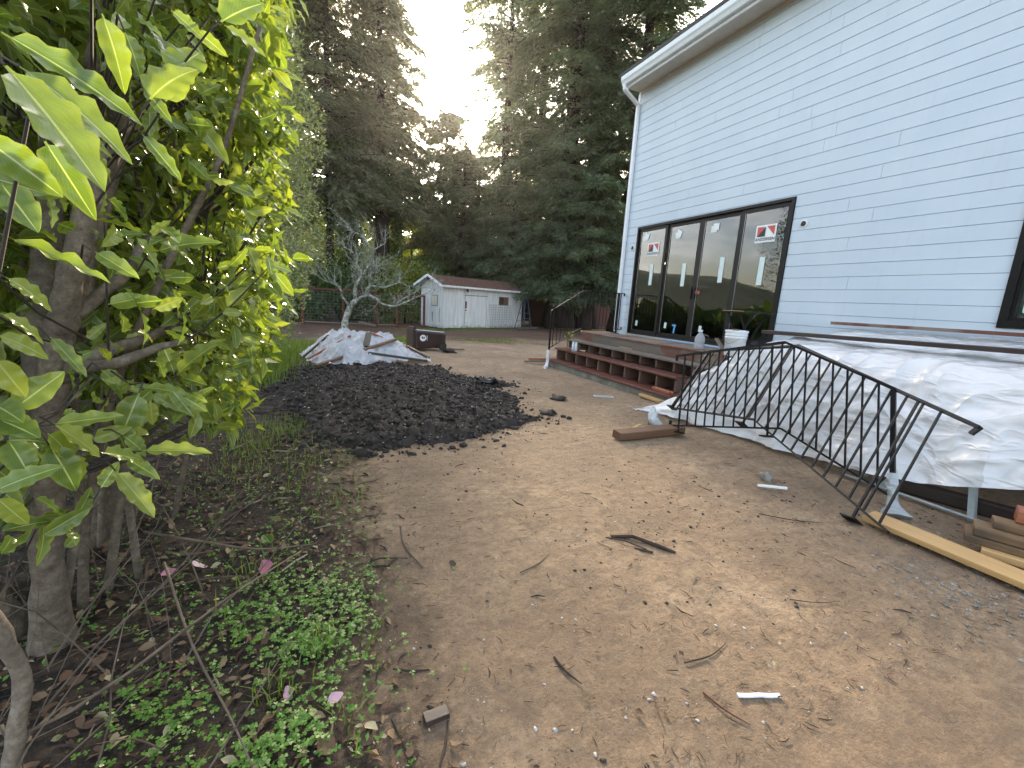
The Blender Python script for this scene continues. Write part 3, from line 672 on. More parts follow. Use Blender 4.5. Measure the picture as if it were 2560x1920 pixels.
# plastic sheet: section path (front hem -> front edge -> top -> wall), swept along y with a draped far end
def sheet():
    ny_, ns = 150, 120
    Y = np.linspace(4.85, -.7, ny_); T = np.linspace(0, 1, ns)
    pts = np.zeros((ny_, ns, 3))
    for i, y in enumerate(Y):
        hem = np.interp(y, [-.7, .6, 1.1, 1.73, 2.8, 3.6, 4.85], [.46, .42, .38, .17, .03, .015, .012])
        e = max(0., (y - 3.62) / (4.85 - 3.62))            # 0 on the stack, 1 at the far tip
        top_f = 1.12 - .03*(2.2 - y)*0 - 1.1*e**1.35; top_b = 1.34 - 1.28*e**1.3
        top_f = max(top_f, .03); top_b = max(top_b, .035)
        xf = 4.90 - .4*e; xb = 6.69 - .55*e
        hem = min(hem, top_f)
        P_ = np.array([(4.46 - .24*e, hem), (4.58 - .24*e, hem + (top_f-hem)*.35), (4.72 - .28*e, hem + (top_f-hem)*.72), (xf - .05, top_f - .05*(1-e)), (xf + .05, top_f + .012), (xf + .5, top_f*.72+top_b*.28), (xf + 1.2, top_f*.35+top_b*.65), (xb, top_b)])
        L_ = np.r_[0, np.cumsum(np.hypot(*np.diff(P_, axis=0).T))]; L_ /= L_[-1]
        xs = np.interp(T, L_, P_[:, 0]); zs = np.interp(T, L_, P_[:, 1])
        ker = np.ones(5)/5; xs2 = np.convolve(np.pad(xs, 2, 'edge'), ker, 'valid'); zs2 = np.convolve(np.pad(zs, 2, 'edge'), ker, 'valid')
        pts[i, :, 0] = xs2; pts[i, :, 1] = y; pts[i, :, 2] = zs2
    Tm = np.broadcast_to(T, (ny_, ns)); Ym = np.broadcast_to(Y[:, None], (ny_, ns))
    fr = np.clip(1 - Tm/.42, 0, 1)
    # vertical folds on the drop, sag creases on the top
    fold = .05*fbm(Ym*2.2, Tm*1.6, o=4, s=41) + .016*np.sin(Ym*9 + 3*fbm(Ym*1.1, Tm*2, o=2, s=5)) * sstep(.02, .3, fr) + .03*np.abs(fbm(Ym*4+Tm*7, Tm*10-Ym*3, o=3, s=77))
    band = .03*np.exp(-((Tm-.2)/.02)**2)*(1+.6*fbm(Ym*3, Ym*0, o=2, s=6)) + .025*np.exp(-((Tm-.30+.02*np.sin(Ym*2))/.018)**2)
    rg = lambda f_, k_: (1 - np.abs(f_))**k_
    fold = fold + .035*rg(fbm(Ym*1.1 + Tm*2.2, Tm*7 - Ym*.8, o=2, s=91), 5) + .03*rg(fbm(Ym*2.6 - Tm*3, Tm*11 + Ym*1.1, o=2, s=93), 6) + .03*rg(fbm(Ym*3.4, Tm*2.5 + Ym*1.4, o=2, s=95), 7)
    pts[..., 0] -= (fold + band) * (0.35 + .65*fr) - .03
    pts[..., 2] += (.02*fbm(Ym*2.5, pts[..., 0]*2.5, o=3, s=11) + .018*np.abs(fbm(Ym*6+pts[..., 0]*3, pts[..., 0]*5, o=2, s=13))) * (1 - fr)
    e = np.clip((Ym - 3.62)/1.2, 0, 1)
    pts[..., 1] += e*(.10*fbm(Tm*5, Ym*1, o=3, s=23)) + .0
    pts[..., 2] += .05*e*np.abs(fbm(Tm*9, Ym*3, o=3, s=29)); pts[..., 0] += .04*e*fbm(Ym*4, Tm*8, o=3, s=37)
    pts[..., 2] = np.maximum(pts[..., 2], .012 + .008*Tm)
    pts[..., 0] = np.minimum(pts[..., 0], 6.715)
    ii = np.arange(ny_*ns).reshape(ny_, ns)
    return pts.reshape(-1, 3), np.stack([ii[:-1, :-1], ii[1:, :-1], ii[1:, 1:], ii[:-1, 1:]], -1).reshape(-1, 4)
v_, f_ = sheet()
tag(mesh_np('plastic_sheet', v_, [f_], M['tarp'], smooth=True), 'translucent white plastic sheeting draped over the lumber stack beside the house', 'plastic sheet')
# tail of the sheet trailing on the dirt
n1, n2 = 40, 24; a_ = np.linspace(0, 1, n1)[:, None]; b_ = np.linspace(0, 1, n2)[None, :]
tx = (4.05 + .0*a_) * (1-a_) + a_*(4.42 + .55*b_) + .02*b_; ty = (4.93 - .10*b_)*(1-a_) + a_*(4.40 + .32*b_)
tz = .02 + .035*np.abs(fbm(tx*7, ty*7, o=3, s=51)) + .05*a_*(1-np.abs(2*b_-1)) + 0*a_
ii = np.arange(n1*n2).reshape(n1, n2)
tag(mesh_np('plastic_sheet', np.stack([tx+0*tz, ty+0*tz, tz], -1).reshape(-1, 3), [np.stack([ii[:-1, :-1], ii[1:, :-1], ii[1:, 1:], ii[:-1, 1:]], -1).reshape(-1, 4)], M['tarp'], smooth=True),
    'pointed tail of white plastic sheeting lying on the dirt by the bottom step', 'plastic sheet')
tag(timber('plank', (5.40, 4.0, 1.245), (5.43, -.6, 1.32), .19, .045, M['darkwood']), 'long dark plank laid flat on top of the plastic sheeting', 'plank')
tag(timber('plank', (6.52, 3.85, 1.41), (6.55, -.6, 1.42), .14, .04, M['deckwood']), 'narrow red plank on the plastic sheeting against the siding', 'plank')

# ------------------------------------------------------------------ loose lumber
tag(timber('plank', (3.645, 1.655, .06), (3.63, .1, .06), .16, .04, M['pine'], roll=.08), 'fresh yellow plank lying on the dirt in front of the lumber pile', 'plank')
for i, (a, b, w, h, m_, lab) in enumerate([
    ((3.87, 1.10, .025), (4.47, -.42, .025), .14, .045, 'redwood', 'bottom red board of the small lumber pile'),
    ((3.83, 1.12, .075), (4.39, -.39, .075), .145, .045, 'pine', 'yellow split-ended board second from the bottom of the small lumber pile'),
    ((3.88, 1.23, .122), (4.51, -.31, .122), .22, .045, 'dirtywood', 'muddy board with a yellow end, third up in the small lumber pile'),
    ((3.90, 1.20, .172), (4.53, -.34, .172), .20, .05, 'dirtywood', 'muddy brown board fourth up in the small lumber pile'),
    ((3.99, 1.15, .222), (4.63, -.35, .222), .145, .045, 'dirtywood', 'muddy board just under the red top piece of the small lumber pile'),
    ((4.10, 1.09, .29), (4.66, -.36, .29), .14, .085, 'redwood', 'thick red timber on top of the small lumber pile')]):
    tag(timber('lumber', a, b, w, h, M[m_]), lab, 'lumber', 'lumber piled at the end of the yellow plank')
tag(timber('timber_beam', (2.97, 3.78, .055), (3.92, 3.80, .06), .14, .09, M['brownwood'], roll=.1), 'muddy brown beam on the dirt under the railing foot', 'beam')
tag(timber('stick', (3.16, 3.86, .05), (3.50, 4.02, .075), .03, .02, M['pine']), 'short yellow stick leaning on the muddy brown beam', 'stick')
tag(timber('wood_offcut', (4.86, 5.66, .04), (4.80, 5.10, .05), .09, .045, M['pine']), 'yellow wood offcut on the dirt against the concrete step base', 'offcut')
tag(timber('wood_offcut', (5.02, 5.55, .178), (4.99, 5.12, .178), .09, .042, M['redwood']), 'fresh wood offcut lying on the bottom tread', 'offcut')
tag(timber('wood_offcut', (4.55, 9.42, .10), (5.15, 9.32, .11), .09, .04, M['redwood']), 'orange board end lying beyond the far end of the steps, upper of two', 'board')
tag(timber('wood_offcut', (4.42, 9.36, .05), (5.1, 9.28, .06), .12, .03, M['greywood']), 'grey board end lying beyond the far end of the steps, lower of two', 'board')
tag(timber('wood_offcut', (6.05, 5.36, .845), (5.85, 4.95, .845), .09, .045, M['redwood']), 'orange wood offcut on the deck beside the water jug', 'offcut')
tag(timber('wood_offcut', (5.95, 5.12, .89), (6.12, 5.42, 1.02), .06, .03, M['greywood']), 'grey stick propped on the orange offcut on the deck', 'stick')
tag(timber('stick', (5.76, 7.55, .632), (5.75, 7.12, .632), .02, .014, M['pine']), 'thin pale stick lying on the upper step tread', 'stick')
tag(timber('tape_length', (WX-.10, 7.25, .828), (WX-.10, 5.75, .828), .05, .012, M['tape']), 'blue masking strip laid along the deck below the door sill', 'tape')

# ------------------------------------------------------------------ things on the deck
b = thing('bucket', 'white plastic bucket with a lid on the deck', 'bucket', (5.80, 4.78, .82))
MB().lathe((5.80, 4.78, .82), [(.128, 0), (.135, .01), (.15, .27), (.158, .272), (.158, .285), (.152, .287), (.153, .31), (.160, .312), (.160, .325), (.152, .327), (.155, .36)], 32).build('body', M['bucket'], b, smooth=True)
MB().lathe((5.80, 4.78, 1.18), [(.162, 0), (.164, .004), (.164, .026), (.150, .03), (.146, .024), (.02, .024)], 32).build('lid', M['bucket'], b, smooth=False)
MB().tube([(5.80+.158*math.cos(t), 4.78+.158*math.sin(t)*1.0, 1.10 - .09*math.sin((t-2.2)/2.0*math.pi)) for t in np.linspace(2.2, 4.2, 14)], .003, 5).build('handle', M['wire'], b)
MB().lathe((5.80, 4.80, 1.206), [(.05, 0), (.052, .02), (.03, .022)], 16).build('putty_lump', M['greywood'], b)
for k in range(5): MB().box(5.655, 5.657, 4.72, 4.80-.015*(k % 2), .90+k*.017, .906+k*.017).build('printed_line', M['tape'], b)
j = thing('water_jug', 'clear plastic water jug standing on the deck edge', 'jug', (5.98, 5.64, .82))
MB().lathe((5.98, 5.64, .82), [(.07, 0), (.085, .012), (.083, .06), (.086, .065), (.083, .12), (.086, .125), (.084, .17), (.076, .21), (.045, .26), (.025, .285), (.025, .30)], 24).build('body', M['jug'], j, smooth=True)
MB().lathe((5.98, 5.64, 1.12), [(.03, 0), (.03, .028), (.026, .03)], 16).build('cap', M['bucket'], j)
MB().lathe((5.98, 5.64, .832), [(.066, 0), (.078, .01), (.078, .12)], 20).build('water', M['jug'], j)
t = thing('folding_table', 'small black folding table against the sliding door', 'table', (6.2, 4.98, .82))
MB().box(6.02, 6.38, 4.66, 5.30, 1.475, 1.50).build('tabletop', M['black'], t, bevel=.004)
timber('top_edge', (6.017, 5.28, 1.503), (6.017, 4.90, 1.503), .02, .006, M['pine'], parent=t)
for sx in (6.06, 6.34):
    for sgn in (-1, 1):
        MB().beam((sx, 4.98 - sgn*.22, 1.474), (sx + .006*sgn, 4.98 + sgn*.06, .822) if False else (sx+.004*sgn, 4.98 - sgn*.02 + sgn*.28*.3, .822), .028, .02, up=(0, 1, 0)).build('leg', M['black'], t)
        MB().beam((sx, 4.98 - sgn*.25, 1.474), (sx, 4.98 - sgn*.06, 1.12), .02, .014, up=(0, 1, 0)).build('strut', M['black'], t)
MB().beam((6.06, 4.98, .98), (6.34, 4.98, .98), .02, .02).build('stretcher', M['black'], t)
for yy, lab in ((8.62, 'pale blue spray can on the lower step tread, farther from the camera'), (8.50, 'white spray can on the lower step tread, nearer the camera')):
    c = thing('spray_can', lab, 'can', (5.28, yy, .416), 'spray cans on the step')
    MB().lathe((5.28, yy, .416), [(.031, 0), (.033, .004), (.033, .15), (.026, .165)], 18).build('body', M['can'], c, smooth=True)
    MB().lathe((5.28, yy, .582), [(.026, 0), (.026, .03), (.022, .035)], 16).build('cap', M['bucket'], c)
tp = thing('tape_bundle', 'loose wire and rag hanging at the foot of the glass door', 'rag', (6.66, 6.2, .86))
MB().tube([(6.66, 6.28, .86), (6.65, 6.25, 1.0), (6.66, 6.18, 1.03), (6.66, 6.10, 1.02), (6.66, 6.08, .99)], [.012, .022, .012, .008, .004], 7).build('rag', M['greywood'], tp, smooth=True)

# ------------------------------------------------------------------ leaves
def leaf_template(nl, nw, ruffle=.05, phase=0., droop=.18, fold=.25, waves=4.5, obov=.8, lob=.045):
    t = np.linspace(0, 1, nl + 1); u = np.linspace(-1, 1, nw + 1)
    T, U = np.meshgrid(t, u, indexing='ij')
    w = np.sin(np.pi * np.clip(T, 0, 1)**obov)**.75 * .5; w = np.where(T < .1, .035 + .15*T, w); w = np.where(T >= 1, .004, w)
    w = w * (1 + lob*np.sin(2*np.pi*waves*T + phase))
    y = U * w; z = ruffle*np.sin(2*np.pi*waves*T + phase + .6*np.sign(U))*np.abs(U)**1.5*np.sin(np.pi*np.clip(T, .02, .98)) + fold*np.abs(y)*.5 - droop*T*T
    v = np.stack([T, y, z], -1).reshape(-1, 3)
    i = np.arange((nl+1)*(nw+1)).reshape(nl+1, nw+1)
    f = np.stack([i[:-1, :-1], i[1:, :-1], i[1:, 1:], i[:-1, 1:]], -1).reshape(-1, 4)
    uv = np.stack([(U+1)/2, T], -1).reshape(-1, 2)
    return v, f, uv
def unit(a): return a / (np.linalg.norm(a, axis=-1, keepdims=True) + 1e-9)
def frames(d, n):
    d = unit(d); y = unit(np.cross(n, d)); z = np.cross(d, y); return d, y, z
def scatter(tpl, pos, d, n, length, width):
    """width: full width over length ratio"""
    v, f, uv = tpl; d, y, z = frames(d, n)
    P = pos[:, None, :] + (v[None, :, 0:1]*d[:, None, :] + v[None, :, 1:2]*(width[:, None, None])*y[:, None, :] + v[None, :, 2:3]*z[:, None, :])*length[:, None, None]
    N = len(pos); k = len(v)
    F = f[None] + (np.arange(N)*k)[:, None, None]
    return P.reshape(-1, 3), F.reshape(-1, f.shape[1]), np.tile(uv, (N, 1))
def merge(parts):
    vs, fs, us = [], [], []; b = 0
    for v, f, u in parts: vs.append(v); fs.append(f + b); us.append(u); b += len(v)
    return np.concatenate(vs), np.concatenate(fs), np.concatenate(us)
QUAD = (np.array([[0, 0, 0], [.45, -.5, .04], [1, 0, -.05], [.45, .5, .04]], float), np.array([[0, 1, 2, 3]]), np.array([[.5, 0], [0, .5], [.5, 1], [1, .5]], float))
def rdir(n, g=rng):
    a = g.normal(size=(n, 3)); return unit(a)

# ------------------------------------------------------------------ conifers and other trees behind the yard
def polar(az, r): return (r*math.sin(R(az)), r*math.cos(R(az)))
def conifer(name, label, xy, H, rbase, z0, rmax, nbr, per, mat, bark, spray=.30, droop=.45, seed=1, top=.12, power=.75, lean=(0, 0), flare=1.6, width=.24, group='tall evergreens behind the yard', keep=None, hang=.5):
    g = np.random.default_rng(seed); x0, y0 = xy
    t = thing(name, label, 'tree', (x0, y0, 0), group)
    zs = np.linspace(0, H*.97, 14); tp = []
    for z_ in zs: tp.append((x0 + lean[0]*z_, y0 + lean[1]*z_, z_))
    rr = [max(.04, rbase*(1 - z_/H)**.8*(1 + (flare-1)*math.exp(-z_/1.0))) for z_ in zs]
    tp[0] = (x0, y0, -.2)
    MB().tube(tp, rr, 12).build('trunk', M[bark], t, smooth=True)
    zb = z0 + (H - z0)*g.random(nbr)**1.15
    ph = g.random(nbr)*2*np.pi
    fr = (zb - z0)/(H - z0)
    Lb = rmax*((1 - fr)**power*(1-top) + top)*g.uniform(.6, 1.1, nbr)
    br = MB(); P_, D_, N_, S_ = [], [], [], []
    for i in range(nbr):
        o = np.array([x0 + lean[0]*zb[i], y0 + lean[1]*zb[i], zb[i]]); a = np.array([math.cos(ph[i]), math.sin(ph[i]), 0]); la = np.array([-a[1], a[0], 0])
        up = g.uniform(.0, .35); dr = droop*g.uniform(.7, 1.3)
        pt = lambda s: o + a*(Lb[i]*s) + np.array([0, 0, 1])*(Lb[i]*(up*s - dr*s*s))
        br.tube([pt(0), pt(.35), pt(.7), pt(1)], [.05*Lb[i]/rmax+.02, .03, .02, .006], 4, cap=False)
        m = int(.87*per*Lb[i]/rmax) + 6
        s = g.random(m)**.8*.96 + .04
        base = o[None] + a[None]*(Lb[i]*s)[:, None]; base[:, 2] += Lb[i]*(up*s - dr*s*s)
        wl_ = .34*Lb[i]*(1.05 - s)*g.normal(size=m)*.7
        base += la[None]*wl_[:, None]; base[:, 2] -= np.abs(wl_)*.35 + g.random(m)*.25*hang; base += g.normal(size=(m, 3))*.07
        d_ = a[None]*g.uniform(.2, 1, m)[:, None] + la[None]*(np.sign(wl_)*g.uniform(.2, 1.1, m))[:, None] + np.array([0, 0, -1])[None]*g.uniform(0, hang*1.6, m)[:, None]
        P_.append(base); D_.append(d_); N_.append(g.normal(size=(m, 3))*.6 + np.array([0, 0, 1])); S_.append(g.uniform(.62, 1.38, m)*spray)
    br.build('branches', M[bark], t)
    P_, D_, N_, S_ = map(np.concatenate, (P_, D_, N_, S_))
    v, f, u = scatter(QUAD, P_, D_, N_, S_, np.full(len(P_), width))
    mesh_np('crown', v, [f], M[mat], t)
    return t
FT = 'tall evergreens behind the yard'
conifer('spruce_tree', 'dark spruce with an ivy clad bare lower trunk, left of the sky gap', polar(6.9, 27), 19.5, .5, 6.2, 4.3, 200, 520, 'spruce', 'redbark', .30, .5, 1, lean=(-.012, 0))
conifer('spruce_tree', 'tall dark spruce behind the silvery hedge, filling the sky left of the gap', polar(1.0, 25), 25, .22, 6.0, 4.6, 210, 560, 'spruce', 'redbark', .30, .5, 2, top=.4)
conifer('spruce_tree', 'spruce farthest to the left, seen just over the silvery hedge', polar(-4.5, 30), 27, .3, 4, 4.6, 150, 480, 'spruce', 'redbark', .32, .5, 3)
conifer('spruce_tree', 'lower conifer standing directly under the sun', polar(14.2, 33), 14.0, .4, 2.0, 4.2, 190, 560, 'spruce', 'redbark', .30, .4, 4, power=.6)
conifer('redwood_tree', 'redwood right of the sun with sparse boughs against the bright sky', polar(21.3, 32), 26, .4, 3, 3.7, 215, 480, 'redwoodleaf', 'redbark', .31, .4, 5, power=.5, top=.6)
conifer('redwood_tree', 'big redwood with the left of two bare columnar trunks, near the house corner', polar(29.2, 28), 27, .66, 7.0, 4.2, 170, 520, 'redwoodleaf', 'redbark', .31, .45, 6, flare=1.9, power=.35, top=.6)
conifer('redwood_tree', 'redwood with the right of two columnar trunks, beside the house corner', polar(32.6, 29), 28, .6, 6.5, 4.0, 160, 520, 'redwoodleaf', 'redbark', .31, .45, 7, flare=1.7, power=.35, top=.6)
conifer('redwood_tree', 'redwood partly hidden behind the house corner', polar(37.0, 27), 27, .5, 3, 4.2, 150, 520, 'redwoodleaf', 'redbark', .31, .45, 8, power=.35, top=.6)
conifer('redwood_tree', 'tall redwood in the second row between the sun and the columnar trunks', polar(25.5, 35), 32, .5, 5, 4.8, 170, 480, 'redwoodleaf', 'redbark', .34, .4, 9, power=.45)
conifer('young_redwood', 'young redwood with boughs drooping over the shed roof', polar(22.8, 27.2), 9.5, .22, 2.2, 3.4, 130, 470, 'redwoodleaf', 'redbark', .26, .35, 10, power=.5, group='young redwoods behind the shed')
conifer('young_redwood', 'young redwood with low boughs hanging in front of the dark trunk right of the shed', polar(28.2, 25.5), 8.6, .2, 2.1, 3.3, 130, 470, 'redwoodleaf', 'redbark', .25, .4, 11, power=.5, group='young redwoods behind the shed')
conifer('young_redwood', 'young redwood beside the house corner above the far stair railing', polar(33.0, 24), 8.2, .2, 2.0, 2.9, 120, 470, 'redwoodleaf', 'redbark', .25, .4, 12, power=.5, group='young redwoods behind the shed')
conifer('young_redwood', 'young dark conifer directly behind the shed peak', polar(16.5, 29), 10.5, .22, 1.2, 3.0, 130, 470, 'spruce', 'redbark', .26, .35, 13, power=.5, group='young redwoods behind the shed')

# broadleaf trees and ivy
def leafy(name, label, xy, blobs, N, size, mat, seed, trunk=None, bark='redbark', cat='tree', group=None, shell=.55, width=.62, trunkname='trunk'):
    """blobs: (x,y,z,rx,ry,rz) ellipsoids relative to world"""
    g = np.random.default_rng(seed); t = thing(name, label, cat, (xy[0], xy[1], 0), group)
    if trunk:
        m = MB()
        for pts, rad in trunk: m.tube(pts, rad, 8)
        m.build(trunkname, M[bark], t, smooth=True)
    vol = np.array([b[3]*b[4] + b[4]*b[5] + b[3]*b[5] for b in blobs]); cnt = (N*vol/vol.sum()).astype(int); P_ = []; O_ = []
    for b, c in zip(blobs, cnt):
        q = rdir(c, g); rad = (shell + (1.0-shell)*g.random(c)**.6); w = 1 + .28*fbm(q[:, 0]*2.2+b[0], q[:, 1]*2.2+b[1], q[:, 2]*2.2, o=3, s=seed)
        p = np.array(b[:3]) + q*np.array(b[3:])*(rad*w)[:, None]; P_.append(p); O_.append(q)
    P_ = np.concatenate(P_); O_ = np.concatenate(O_); k = P_[:, 2] > .05; P_ = P_[k]; O_ = O_[k]; n = len(P_)
    d_ = O_*.5 + g.normal(size=(n, 3))*.6 + np.array([0, 0, -.35]); N_ = O_*.6 + g.normal(size=(n, 3))*.55 + np.array([0, 0, .4])
    v, f, u = scatter(QUAD, P_, d_, N_, g.uniform(.6, 1.3, n)*size, np.full(n, width))
    mesh_np('crown', v, [f], M[mat], t, uv=None); return t
x_, y_ = polar(3.2, 24.5)
leafy('ivy_tree', 'ivy covered trunk left of the bright gap in the wood', (x_, y_), [(x_, y_, z_, .9+.25*math.sin(z_), .9, 1.2) for z_ in (1.0, 2.4, 3.8, 5.2, 6.6, 7.8)] + [(x_+1.2, y_-.2, 6.6, 1.3, 1, 1.0), (x_-1.2, y_, 5.4, 1.2, 1, 1.1)], 12000, .17, 'ivyleaf', 21, trunk=[([(x_, y_, 0), (x_, y_, 8)], [.3, .2])])
x_, y_ = polar(7.4, 26.8)
leafy('ivy', 'ivy climbing the lower trunk of the dark spruce', (x_, y_), [(x_+.5, y_, z_, .38, .5, 1.0) for z_ in (.8, 2, 3.2, 4.4, 5.6)], 3500, .16, 'ivyleaf', 22, cat='ivy')
for az, r_, h, s_, lab, sd_ in ((10.3, 40, 9.0, 3.2, 'sunlit yellow-green tree glowing through the gap behind the spruce trunk', 23), (5.0, 42, 8, 3, 'sunlit tree deep in the wood, left of the glowing one', 24), (-2.5, 38, 8, 3.2, 'sunlit tree behind the wire fence at the left', 25), (31.5, 44, 9, 3.4, 'sunlit tree glimpsed between the two columnar redwood trunks', 26), (36.5, 38, 7, 2.6, 'sunlit tree glimpsed beside the house corner', 27), (24.5, 46, 9, 3.4, 'sunlit tree behind the young redwoods', 28), (17.5, 45, 9, 3.4, 'sunlit tree far behind the shed peak', 29)):
    x_, y_ = polar(az, r_)
    leafy('sunlit_tree', lab, (x_, y_), [(x_, y_, h*.62, s_, s_, h*.36), (x_-s_*.6, y_, h*.4, s_*.6, s_*.7, h*.25), (x_+s_*.7, y_, h*.45, s_*.6, s_*.7, h*.27), (x_, y_-s_*.4, h*.25, s_*.8, s_*.6, h*.22)], 7000, .34, 'brightleaf', sd_, trunk=[([(x_, y_, 0), (x_, y_, h*.6)], [.25, .1])], group='sunlit trees deeper in the wood')
for az, r_, w_, h, mat_, lab, sd_, nn, sz in ((-3.2, 21.8, 1.9, 2.8, 'ivyleaf', 'dark bush behind the left end of the wire fence', 31, 7000, .12), (2.2, 22.8, 1.6, 2.6, 'ivyleaf', 'dark bush behind the bare tree', 32, 7000, .12), (6.6, 23, 1.5, 3.4, 'fineleaf', 'pale leafed bush with backlit foliage right of the bare tree', 33, 8000, .12), (9.6, 23.2, 1.5, 3.3, 'brightleaf', 'yellow-green backlit bush left of the shed', 34, 8000, .12), (12.2, 24.6, 1.3, 3.6, 'ivyleaf', 'dark bush touching the back of the shed', 35, 6500, .12), (-.6, 25, 1.6, 4.4, 'fineleaf', 'grey-green backlit bush at the edge of the silvery hedge', 36, 7500, .13)):
    x_, y_ = polar(az, r_)
    leafy('bush', lab, (x_, y_), [(x_, y_, h*.5, w_, w_*.8, h*.5), (x_-w_*.5, y_, h*.3, w_*.6, w_*.6, h*.3), (x_+w_*.5, y_+.2, h*.36, w_*.6, w_*.6, h*.34)], nn, sz, mat_, sd_, trunk=[([(x_, y_, 0), (x_+.1, y_, h*.6)], [.06, .03])], cat='bush', group='bushes behind the wire fence', trunkname='stem')
# far mass of the wood
g = np.random.default_rng(50); n = 24000
az = np.radians(g.uniform(-75, 46, n)); rr = np.where(az < R(-16), g.uniform(22, 34, n), g.uniform(50, 62, n)); zz = g.random(n)**1.1*np.where(az < R(-16), 1.3, 13)*(1 + .3*np.sin(az*17))  # unseen strip at left, added and kept low for the door reflections
P_ = np.stack([rr*np.sin(az), rr*np.cos(az), zz], -1)
v, f, u = scatter(QUAD, P_, rdir(n, g) + np.array([0, 0, -.4]), rdir(n, g) + np.array([0, 0, .5]), g.uniform(.6, 1.25, n), np.full(n, .6))
stuff(mesh_np('woodland', v, [f], M['ivyleaf']), 'dense mass of woodland foliage far behind the trees', 'woodland')

# leaning dark trunk behind the wire fence and the lichen covered bare tree
x_, y_ = 1.1, 21.6
t = thing('leaning_trunk', 'dark bare trunk leaning to the left behind the wire fence', 'tree', (.55, 21.6, 0))
MB().tube([(.55, 21.6, -.1), (.2, 21.6, .7), (-.35, 21.6, 1.5), (-.8, 21.7, 2.5), (-1.3, 21.8, 3.8)], [.24, .2, .16, .13, .09], 10).build('trunk', M['twig'], t, smooth=True)
MB().tube([(-.35, 21.6, 1.5), (-.1, 21.5, 2.2), (.0, 21.4, 3.0)], [.09, .06, .03], 7).build('branch', M['twig'], t, smooth=True)

BT = {'trunk': [[.71,17.6,-.06],[.77,17.6,.27],[.88,17.6,.68],[1.01,17.6,.95],[1.14,17.6,1.12]],
'up': [[1.14,17.6,1.12],[1.14,17.5,1.57],[1.24,17.4,1.84],[1.37,17.4,2.03],[1.35,17.5,2.24],[1.22,17.6,2.41],[1.2,17.7,2.65],[1.03,17.8,2.91],[.81,17.9,3.04]],
'up2': [[1.36,17.4,1.99],[1.58,17.3,2.42],[1.58,17.2,2.65],[1.66,17.2,2.92],[1.58,17.1,3.09],[1.41,17.1,3.38],[1.06,17.2,3.55],[.81,17.2,3.7]],
'up3': [[1.37,17.4,1.95],[1.68,17.6,2.08],[1.89,17.8,2.31],[2.18,18.0,2.6]],
'right': [[1.03,17.6,.98],[1.32,17.6,1.23],[1.63,17.5,1.33],[1.89,17.4,1.21],[2.1,17.3,1.06],[2.51,17.2,1.0],[2.84,17.1,1.13],[3.31,17.1,1.38],[3.77,17.2,1.57],[4.11,17.2,1.73]],
'r2': [[1.55,17.5,1.35],[1.58,17.6,1.57],[1.71,17.7,1.71],[2.08,17.9,1.66],[2.51,18.0,1.77],[2.78,18.1,1.92],[2.88,18.1,2.23]],
'r3': [[2.78,18.1,1.92],[3.17,18.2,1.81],[3.42,18.2,1.74]], 'r4': [[2.51,17.2,1.0],[2.76,17.4,1.2],[3.17,17.6,1.45],[3.71,17.7,1.74]],
'r5': [[1.66,17.2,2.92],[1.92,17.2,3.08],[2.13,17.1,3.23]], 'r6': [[1.71,17.6,1.95],[1.66,17.5,2.21],[1.61,17.4,2.39]],
'left': [[.93,17.6,.92],[.71,17.5,1.2],[.64,17.4,1.46],[.54,17.4,1.61],[.29,17.3,1.7],[-.09,17.2,1.85]], 'l2': [[1.2,17.7,2.65],[1.3,17.8,2.83],[1.53,17.9,2.96]], 'l3': [[1.06,17.2,3.55],[.88,17.3,3.35],[.71,17.4,3.23]]}
RAD = {'trunk': (.125, .085), 'up': (.065, .014), 'up2': (.036, .01), 'up3': (.022, .008), 'right': (.065, .01), 'r2': (.05, .012), 'r3': (.02, .008), 'r4': (.035, .01), 'r5': (.02, .008), 'r6': (.02, .01), 'left': (.045, .008), 'l2': (.02, .008), 'l3': (.015, .007)}
bt = thing('bare_tree', 'leafless lichen covered fruit tree with crooked spreading limbs', 'tree', (.75, 17.6, 0))
gt = random.Random(8); tw = MB()
def twig(p, d, L, r, depth):
    pts = [p]; q = p; dd = d
    for k in range(4):
        dd = (dd + Vector((gt.uniform(-.35, .35), gt.uniform(-.35, .35), gt.uniform(-.22, .32)))).normalized(); q = q + dd*(L/4); pts.append(q)
        if depth > 0 and gt.random() < .75: twig(q, (dd + Vector((gt.uniform(-1, 1), gt.uniform(-1, 1), gt.uniform(-.5, .8)))).normalized(), L*gt.uniform(.4, .7), r*.6, depth-1)
    tw.tube(pts, [r, r*.85, r*.7, r*.5, r*.3], 5, cap=False)
for k, pts in BT.items():
    a, b = RAD[k]; n = len(pts); rad = [a + (b-a)*i/(n-1) for i in range(n)]
    pp, rr_ = smooth_path(pts, rad, 3)
    pp = [p + Vector((gt.uniform(-.015, .015), gt.uniform(-.015, .015), gt.uniform(-.012, .012))) for p in pp]
    MB().tube(pp, [r_*(1 + gt.uniform(-.12, .2)) for r_ in rr_], 9).build('trunk' if k == 'trunk' else 'limb', M['lichen'], bt, smooth=True)
    if k != 'trunk':
        for i in range(2, len(pp)):
            if gt.random() < (.85 if k in ('right', 'r2', 'r4', 'r3') else .7):
                d_ = (pp[i] - pp[i-1]).normalized(); twig(pp[i], (d_*.6 + Vector((gt.uniform(-.8, .8), gt.uniform(-.8, .8), gt.uniform(-.2, .9)))).normalized(), gt.uniform(.35, .85), .010, 2)
stuffpart(tw.build('twigs', M['lichen'], bt))

